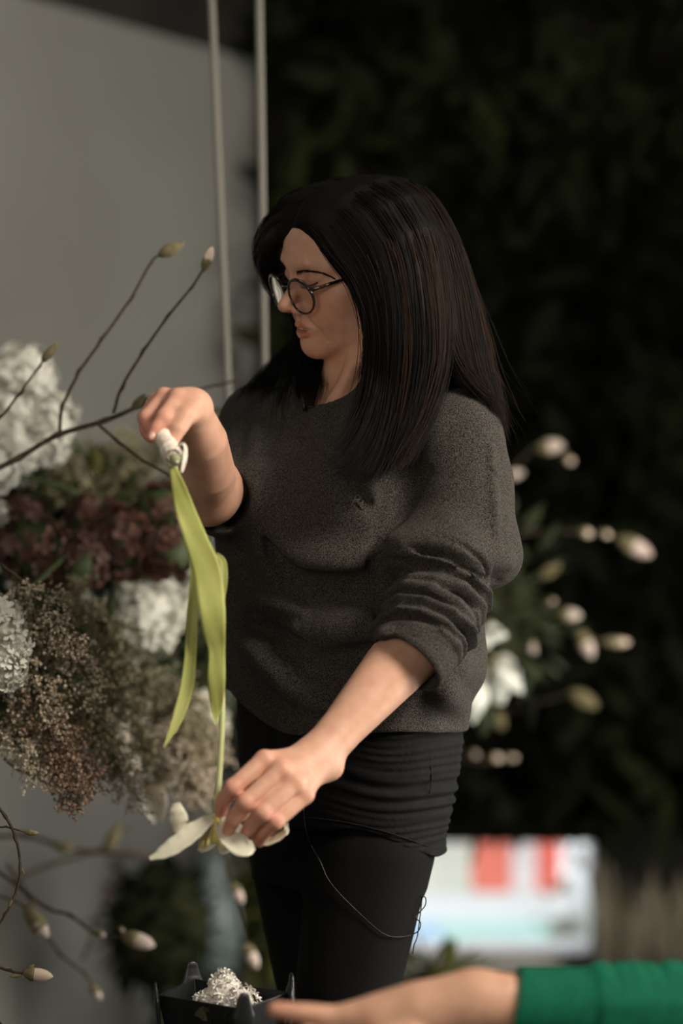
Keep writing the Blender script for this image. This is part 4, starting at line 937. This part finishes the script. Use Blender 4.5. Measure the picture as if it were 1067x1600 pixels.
for n_, (a, b, n, sp, k) in enumerate(SPR):
    where = 'high behind the burgundy hydrangeas' if a[1] < 850 and b[1] < 850 else ('hanging in front at the left edge' if a[2] < 3.47 else ('in the middle of the hanging mass' if a[2] < 3.75 else 'hanging behind the tulip leaves'))
    col_ = ('tan', 'pinkish tan', 'olive tan')[k]
    spray(f'{col_} dried statice spray {where}', a, b, int(n*1.5), sp*1.75, M_sp[k], .0023 if a[2] < 3.6 else .0036)
# dark foliage bunches
M_fol = mat('dark_green_leaf', (.020,.030,.012), .5, .35, var=(.040,.052,.022), scale=9)
M_fol2 = mat('olive_leaf', (.07,.075,.022), .55, .3, var=(.11,.11,.035), scale=9)
def leaf_mesh(m_, L, W, name='leaf'):
    V, F = petal_grid([(0,0,0),(0,0,L*.35),(0,-.1*L,L*.75),(0,-.2*L,L)], [W*.15,W,W*.8,.001], cup=.3, sub=2, nw=2, thick=.0006)
    me = mesh_from(name, V, F); me.materials.append(m_); me.polygons.foreach_set('use_smooth', [True]*len(me.polygons)); return me
LM = [leaf_mesh(M_fol,.07,.028), leaf_mesh(M_fol,.05,.026), leaf_mesh(M_fol2,.055,.022)]
def foliage(name, lab, cat, c, rad, n, pick, core=.62, extra=None):
    o = empty(name, tuple(c), lab, cat); c = np.array(c)
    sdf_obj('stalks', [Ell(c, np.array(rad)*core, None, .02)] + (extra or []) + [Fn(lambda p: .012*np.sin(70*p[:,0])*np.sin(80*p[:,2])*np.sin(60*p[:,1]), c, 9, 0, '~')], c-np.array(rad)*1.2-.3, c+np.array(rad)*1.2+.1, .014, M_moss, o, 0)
    for i in range(n):
        d = rng.normal(size=3); d /= np.linalg.norm(d); p = c + d*np.array(rad)*(.6 + .35*rng.random())
        l = bpy.data.objects.new('leaf', LM[pick[rng.integers(len(pick))]]); COL.objects.link(l); l.parent = o; l.matrix_parent_inverse = pworld(o).inverted(); l.location = p
        l.rotation_euler = Vector(d + rng.normal(size=3)*.45).to_track_quat('Z', 'Y').to_euler(); s = .7 + .6*rng.random(); l.scale = (s,s,s)
foliage('foliage_bunch', 'dark leafy bunch behind the burgundy hydrangeas at the left', 'foliage', P(150,810,4.15), (.20,.12,.10), 200, [0,1,1,2])
foliage('foliage_bunch', 'dark leafy bunch behind the tan sprays under the burgundy hydrangeas', 'foliage', P(120,1010,4.0), (.17,.10,.12), 160, [0,0,1])
foliage('foliage_bunch', 'dark leafy bunch at the left edge behind the sharper white hydrangea', 'foliage', P(15,1000,3.85), (.11,.09,.14), 130, [0,1,0])
foliage('foliage_bunch', 'dark leafy bunch at the left edge under the largest white hydrangea', 'foliage', P(20,800,4.05), (.12,.09,.07), 110, [0,1,0])
foliage('foliage_bunch', 'dark leafy bunch behind the tulip leaves beside the sweater', 'foliage', P(300,1050,4.3), (.10,.09,.15), 120, [0,1,0])
foliage('foliage_bunch', 'dark leafy bunch in the middle of the arrangement behind the woman', 'foliage', P(560,900,4.4), (.26,.13,.16), 120, [0,1,0])
foliage('foliage_bunch', 'dark leafy bunch right of the woman behind the white lily', 'foliage', P(760,960,4.55), (.15,.10,.20), 150, [0,1,0])
cf = MB()
for o_ in (0, .05): cf.tube(smooth_pts([P(40,800,4.15+o_), P(190,790-200*o_,4.2), P(380,800,4.25), P(560,880-300*o_,4.4), P(760,930,4.55-o_)], 6), .008, 6)
for x in (60,130,200,270,340,410,480,560,640,720): cf.tube([P(x,800+(x-60)*.16,4.12+(x-60)*.0006), P(x+10,760+(x-60)*.16,4.2+(x-60)*.0006), P(x+20,810+(x-60)*.16,4.26+(x-60)*.0006)], .004, 5)
tag(cf.build('hanging_frame', mat('frame_wire', (.02,.02,.018), .5, .4, metal=.6)), 'dark wire frame carrying the flowers behind the woman', 'frame')
mb = MB(); mb.tube([P(326,-110,3.9), P(344,320,3.9), P(358,640,3.9), P(365,790,4.0)], [.0062,.0062,.0062,.0055], 8); tag(mb.build('suspension_rope', M_rope), 'left one of the two pale ropes holding up the flowers', 'rope')
mb = MB(); mb.tube([P(403,-110,3.9), P(408,200,3.9), P(413,560,3.9), P(416,790,4.1)], [.0066,.0066,.0062,.0055], 8); tag(mb.build('suspension_rope', M_rope), 'right one of the two pale ropes, passing behind the dark hair', 'rope')
# white lily right of the waist
lily = empty('lily', tuple(P(748,1020,4.55)), 'large blurred white lily with yellow green throat right of the sweater hem', 'flower')
M_lily = mat('lily_petal', (.74,.73,.64), .5, .3, var=(.60,.63,.38), scale=7, sss=.2, ramp=(.5,.75))
cc = (756,1030,4.53)
for l, w, fc_ in [([cc,(750,1000,4.49),(757,985,4.45),(792,992,4.45)], [.02,.05,.06,.008], (.3,-1,.6)), ([cc,(785,1030,4.48),(800,1055,4.45),(817,1082,4.47)], [.02,.048,.052,.01], (.4,-1,.3)), ([cc,(750,1060,4.48),(742,1095,4.45),(738,1130,4.47)], [.02,.044,.050,.010], (0,-1,-.1)),
                 ([cc,(730,1000,4.50),(712,975,4.50),(700,965,4.52)], [.02,.05,.055,.01], (-.3,-1,.3)), ([cc,(725,1040,4.50),(700,1060,4.50),(690,1080,4.52)], [.02,.05,.05,.01], (-.3,-1,.1)), ([cc,(772,1060,4.52),(782,1090,4.51),(788,1100,4.52)], [.02,.04,.04,.008], (.2,-1,0))]:
    blade('petal', [P(*q) for q in l], w, M_lily, lily, face=fc_, cup=-.35, wave=.003, wf=12)
for i in range(6):
    mb = MB(); w = i*1.05; b = P(*cc); e = b + np.array([.022*math.cos(w), -.05, .022*math.sin(w)-.01]); mb.tube([b, (b+e)/2, e], .0014, 5); mb.tube([e+[-.004,0,.002], e, e+[.004,0,-.002]], [.001,.0022,.001], 5); mb.build('stamen', M_pist, lily)
mb = MB(); mb.tube([P(*cc), P(740,1000,4.70), P(735,960,4.75)], [.006,.005,.005], 8); mb.build('stem', M_gs, lily)
# loose pale petals in the sprays
pb = empty('tulip_bud', tuple(P(236,1230,3.7)), 'blurred pale closed flower pointing down among the tan sprays above the tulip head', 'flower')
blade('petal', [P(232,1222,3.7),P(236,1250,3.68),P(246,1285,3.7)], [.020,.050,.012], M_lily, pb, cup=.4); blade('petal', [P(232,1222,3.7),P(228,1246,3.69),P(238,1278,3.69)], [.018,.040,.010], M_lily, pb, tilt=.5, cup=.6)
mb = MB(); mb.tube([P(232,1224,3.7), P(222,1180,3.75), P(215,1120,3.85)], .0025, 6); mb.build('stem', M_gs, pb)
# ------------------------------------------------------------------ black dish with florets, work table
M_tray = mat('black_tray_plastic', (.005,.0055,.006), .4, .4, var=(.010,.012,.014), scale=30, bump=.2, bscale=80)
M_mud = mat('dried_mud', (.16,.145,.10), .9, .1)
DS = 1.04; zr, zb = 1.2 - (1.2-.603)*DS, 1.2 - (1.2-.603)*DS - .043
cs = [DS*q for q in (np.array([-.227,2.99]), np.array([-.118,2.905]), np.array([-.065,3.01]), np.array([-.190,3.095]))]
cen = sum(cs)/4
dish = empty('floral_dish', (cen[0], cen[1], .506), 'small square black plastic floral dish with raised corner tabs at the bottom edge', 'dish')
wl = [(cs[i]*.0 + cs[i]) for i in range(4)]
mb = MB(); th = .003
inn = [c + (cen-c)/np.linalg.norm(cen-c)*th*1.5 for c in cs]; bot = [c + (cen-c)*.10 for c in cs]; ib = [c + (cen-c)*.13 for c in cs]
V = [(*c, zr) for c in cs] + [(*c, zr) for c in inn] + [(*c, zb) for c in bot] + [(*c, zb+.004) for c in ib]
mb.add(V, [(i, (i+1)%4, 4+(i+1)%4, 4+i) for i in range(4)] + [((i+1)%4, i, 8+i, 8+(i+1)%4) for i in range(4)] + [(4+i, 4+(i+1)%4, 12+(i+1)%4, 12+i) for i in range(4)] + [(12,13,14,15), (11,10,9,8)])
wo = mb.build('bowl', M_tray, dish, smooth=False)
bv = wo.modifiers.new('b', 'BEVEL'); bv.width = .0012; bv.segments = 2
for c, hgt, wd in zip(cs, (.015,.017,.018,.018), (.011,.015,.020,.017)):
    n2 = (c-cen)/np.linalg.norm(c-cen); n3 = np.array([*n2, 0]); p = np.array([*c, zr]); sd = np.array([-n2[1], n2[0], 0])
    sdf_obj('corner_tab', [Cap([p - n3*.001 + [0,0,-.038], p + n3*.001 + [0,0,-.01], p + n3*.003 + [0,0,hgt-.004]], [wd*.75, wd, wd*.55], 0, flat=(n3.astype(F32), .34))], p-.05, p+.05, .0016, M_tray, dish)
mb = MB(); ft = [c + (cen-c)*.3 for c in cs]; mb.add([(*c, .5065) for c in ft] + [(*c, zb+.001) for c in ft], [(3,2,1,0),(4,5,6,7)] + [(i,(i+1)%4,4+(i+1)%4,4+i) for i in range(4)]); mb.build('foot', M_tray, dish, smooth=False)
e0, e1 = cs[0], cs[1]; nrm2 = np.array([(e1-e0)[1], -(e1-e0)[0]]); nrm2 /= np.linalg.norm(nrm2)
mb = MB()
for t, z, w, h_ in [(.52,.564,.010,.009),(.60,.556,.006,.012),(.56,.570,.009,.003),(.82,.568,.004,.003),(.80,.554,.006,.005)]:
    k = 9; c0 = e0*(1-t) + e1*t; u2 = (e1-e0)/np.linalg.norm(e1-e0); V = []
    for i in range(k): a = 2*math.pi*i/k; r = 1 + .35*math.sin(a*3 + t*20); f_ = .045*(1-(z-zb)/(zr-zb)); q = c0 + u2*math.cos(a)*w*r + (cen-c0)*f_*2.0; V.append((*(q + nrm2*.0012), z + math.sin(a)*h_*r))
    mb.add(V, [tuple(range(k))[::-1], tuple(range(k))])
mb.build('dried_mud_splash', M_mud, wo)
M_wd = mat('white_dish_floret', (.70,.66,.60), .6, .2, var=(.76,.73,.68), scale=40, sss=.15)
rng = np.random.default_rng(5)
fl = cluster('white_floret_heap', 'heap of tiny white florets lying in the black dish', 'flower', [(350,1560,3.12,29),(380,1566,3.10,24),(322,1570,3.12,20),(350,1538,3.12,20)], 210, .0068, [M_wd], npet=5, wide=.55, cup=.5, jitter=.5, base=P(350,1585,3.12))
tag(fl, 'heap of tiny white florets lying in the black dish', 'flower')
M_tab = mat('table_top', (.02,.02,.02), .6, .3, var=(.03,.03,.03), scale=8)
tb = empty('work_table', (.3, 2.75, 0), 'dark work table just below the frame carrying the black dish', 'table')
box_obj('tabletop', (-.45, 2.45, .480), (1.1, 3.21, .505), M_tab, tb)
for x in (-.42, 1.04):
    for y in (2.48, 3.15): box_obj('leg', (x, y, 0), (x+.03, y+.03, .480), M_tab, tb)

# ------------------------------------------------------------------ background foliage, shrubs, vase
rng = np.random.default_rng(21)
def leaf_mass(name, lab, cat, pts, size, m_, kind='stuff', group=None):
    bl = MB()
    for p in pts:
        d = rng.normal(size=3); d[1] = -abs(d[1])*.7; d /= np.linalg.norm(d); t = np.cross(d, rng.normal(size=3)); t /= np.linalg.norm(t); s = np.cross(d, t); L = size*(.6 + .8*rng.random()); W = L*.36
        bl.add([p, p + t*L*.35 + s*W*.5, p + t*L*.4 + d*W*.15, p + t*L*.35 - s*W*.5, p + t*L*.78 + s*W*.3, p + t*L*.78 - s*W*.3, p + t*L], [(0,2,1),(0,3,2),(1,2,6,4),(2,3,5,6)])
    return tag(bl.build(name, m_, smooth=True), lab, cat, group, kind)
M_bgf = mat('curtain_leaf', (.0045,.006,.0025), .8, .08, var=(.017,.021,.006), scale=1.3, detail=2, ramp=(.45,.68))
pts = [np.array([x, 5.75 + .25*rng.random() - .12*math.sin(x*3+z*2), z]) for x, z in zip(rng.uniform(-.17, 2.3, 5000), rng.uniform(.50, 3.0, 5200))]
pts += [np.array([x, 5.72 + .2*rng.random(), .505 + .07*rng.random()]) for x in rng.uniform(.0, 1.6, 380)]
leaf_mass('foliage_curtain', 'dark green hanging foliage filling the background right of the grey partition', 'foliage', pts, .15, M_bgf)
sx, sz = P(250,1445,5.0)[0], P(250,1445,5.0)[2]
LM.append(leaf_mesh(mat('blackish_leaf', (.008,.011,.005), .9, .03), .055, .026))
foliage('box_shrub', 'dark green round shrub standing behind the blurred buds at the lower left', 'shrub', (sx, 5.0, sz), (.115,.10,.135), 190, [3], core=.9, extra=[Cap([(sx,5.0,sz),(sx,5.0,.02)], [.02,.02], .02)])
LM.append(leaf_mesh(mat('moss_green_leaf', (.055,.065,.014), .6, .25, var=(.085,.092,.022), scale=9), .06, .028))
foliage('olive_shrub', 'olive green low shrub seen past the left side of the leggings', 'shrub', (P(425,1540,5.6)[0], 5.6, .26), (.14,.10,.26), 230, [4])
foliage('low_plant', 'yellow green low plant under the window sill right of the leggings', 'shrub', (P(680,1560,4.9)[0], 4.9, .20), (.14,.10,.12), 150, [4,2])
M_vase = mat('pale_blue_glass', (.24,.30,.31), .2, .4, trans=.3)
vp = P(332,1440,5.35)
lathe([(0,.16),(.02,.20),(.3,.25),(.62,.22),(.8,.12),(.9,.09),(1,.12)], (vp[0], 5.35, .18), (vp[0], 5.35, .44), 20).build('glass_vase', M_vase)
tag(bpy.data.objects['glass_vase'], 'pale blue glass vase between the dark shrub and the black leggings', 'vase')
tag(lathe([(0,.35),(.08,.36),(.9,.36),(1,.36)], (vp[0], 5.35, 0), (vp[0], 5.35, .179), 20).build('plinth', M_dark), 'low dark round plinth under the pale blue vase', 'plinth')

# ------------------------------------------------------------------ window and what stands outside it
M_wfr = mat('window_frame_paint', (.30,.30,.28), .5, .3)
wn = empty('window_1', (wx0, WY, wz0)); wn['kind'] = 'structure'; wn['label'] = 'low wide window opening under the dark foliage'
box_obj('sill', (wx0, WY-.05, wz0-.03), (wx1, WY+.14, wz0+.028), M_wfr, wn)
box_obj('frame_jamb', (wx1-.012, WY-.01, wz0), (wx1+.012, WY+.13, wz1), M_wfr, wn)
pane = box_obj('pane', (wx0, WY+.05, wz0), (wx1, WY+.054, wz1), M_lens, wn)
tag(box_obj('ground', (-6, WYR, -.72), (8, 16, -.62), mat('pavement', (.35,.35,.34), .9, .2, var=(.42,.42,.40), scale=5)), 'pale pavement outside the window', kind='structure')
YO = 7.4
def op(px, py): q = P(px, py, YO); return q[0], q[2]
stall = empty('market_stall', (op(800,1400)[0], YO, -.62), 'bright stall outside the window covered by a white cloth with a teal hem', 'stall')
xa, zt_ = op(600,1396); xb, zlow = op(932,1396)[0], op(0,1473)[1]
M_cloth = mat('white_cloth', (.84,.87,.85), .8, .2); M_teal = mat('teal_hem', (.30,.62,.56), .8, .2)
box_obj('cloth_front', (xa, YO-.02, op(0,1440)[1]), (xb, YO, zt_), M_cloth, stall)
box_obj('teal_band', (xa, YO-.025, zlow), (xb, YO+.005, op(0,1440)[1]), mat('pale_teal', (.50,.76,.68), .8, .2), stall)
box_obj('blue_corner', (xa, YO-.03, zlow-.02), (op(690,0)[0], YO-.026, op(0,1440)[1]), mat('pale_blue', (.45,.66,.85), .8, .2), stall)
box_obj('stall_top', (xa, YO, zt_-.02), (xb, YO+.5, zt_), M_cloth, stall)
box_obj('plinth', (xa, YO-.015, -.62), (xb, YO+.5, zlow), M_wfr, stall)
for x0, x1, col, lb in [(640,690,(.80,.76,.66),'cream upright box on the stall, nearest the leggings'),(691,737,(.72,.72,.60),'pale green grey box beside the wider red box'),(738,799,(.88,.22,.15),'wider red box on the stall outside the window'),(800,839,(.86,.78,.76),'pale pink box between the two red boxes'),(840,878,(.90,.17,.12),'narrow red box on the stall, furthest from the leggings')]:
    a_, z0 = op(x0, 1396); b_, z1 = op(x1, 1300 if x0 > 700 else 1309)
    bo = box_obj('box', (a_, YO+.02, zt_), (b_, YO+.14, z1), mat('box_paint', col, .6, .3)); m2 = bo.modifiers.new('b', 'BEVEL'); m2.width = .004; tag(bo, lb, 'box', 'upright boxes on the stall')
jug = empty('white_jug', (op(900,0)[0], YO-.1, zt_), 'rounded white jug with a grey dried tuft at the right end of the stall', 'jug')
jx = op(905,0)[0]; jt = op(0,1345)[1]; jb = op(0,1440)[1]
lathe([(0,.26),(.1,.33),(.5,.40),(.8,.30),(.92,.16),(1,.18)], (jx, YO-.12, jb), (jx, YO-.12, jt), 20).build('vessel', M_cloth, jug)
box_obj('shelf', (jx-.09, YO-.22, jb-.012), (jx+.07, YO-.02, jb), M_wfr, jug)
lathe([(0,.1),(.3,.38),(.7,.40),(1,.15)], (jx-.015, YO-.12, jt-.01), (jx-.02, YO-.12, op(0,1318)[1]), 12, .1).build('dried_tuft', mat('grey_tuft', (.22,.22,.20), .9, .1), jug)
bl = MB()
for i in range(26):
    q = P(878+rng.normal()*9, 1386+rng.normal()*7, YO-.25); mt = rng.normal(size=3)*.02; bl.tube([q, q+mt], [.006,.002], 4)
for i in range(30):
    q = P(885+rng.normal()*14, 1452+rng.normal()*10, YO-.25); mt = rng.normal(size=3)*.025; bl.tube([q, q+mt], [.006,.002], 4)
bl.build('leaf_sprigs', M_fol2, jug)
# dried stalks standing against the back wall at the right
M_dry = [mat('dry_stalk', (.16,.145,.11), .9, .1), mat('dry_stalk_olive', (.10,.095,.045), .9, .1), mat('dry_stalk_dark', (.07,.06,.045), .9, .1)]
stb = empty('dried_stalks', (.8, 5.9, 0), 'bundle of dry brown and olive stalks standing upright right of the window', 'dried plants')
for i in range(46):
    x = P(930 + i*3.6 + rng.normal()*2, 0, 5.95)[0]; top = P(0, (1345 if i < 8 else 1390) + rng.normal()*18 - (20 if i % 7 == 0 else 0), 5.95)[2]; mb = MB(); r = .006 + .006*rng.random()
    mb.tube([(x, 5.95+.05*rng.random(), 0), (x+.01*rng.normal(), 5.95, top*.6), (x+.02*rng.normal(), 5.93, top)], [r, r, r*.5], 5); mb.build('stalk', M_dry[int(rng.integers(3)) if i > 6 else 0], stb)
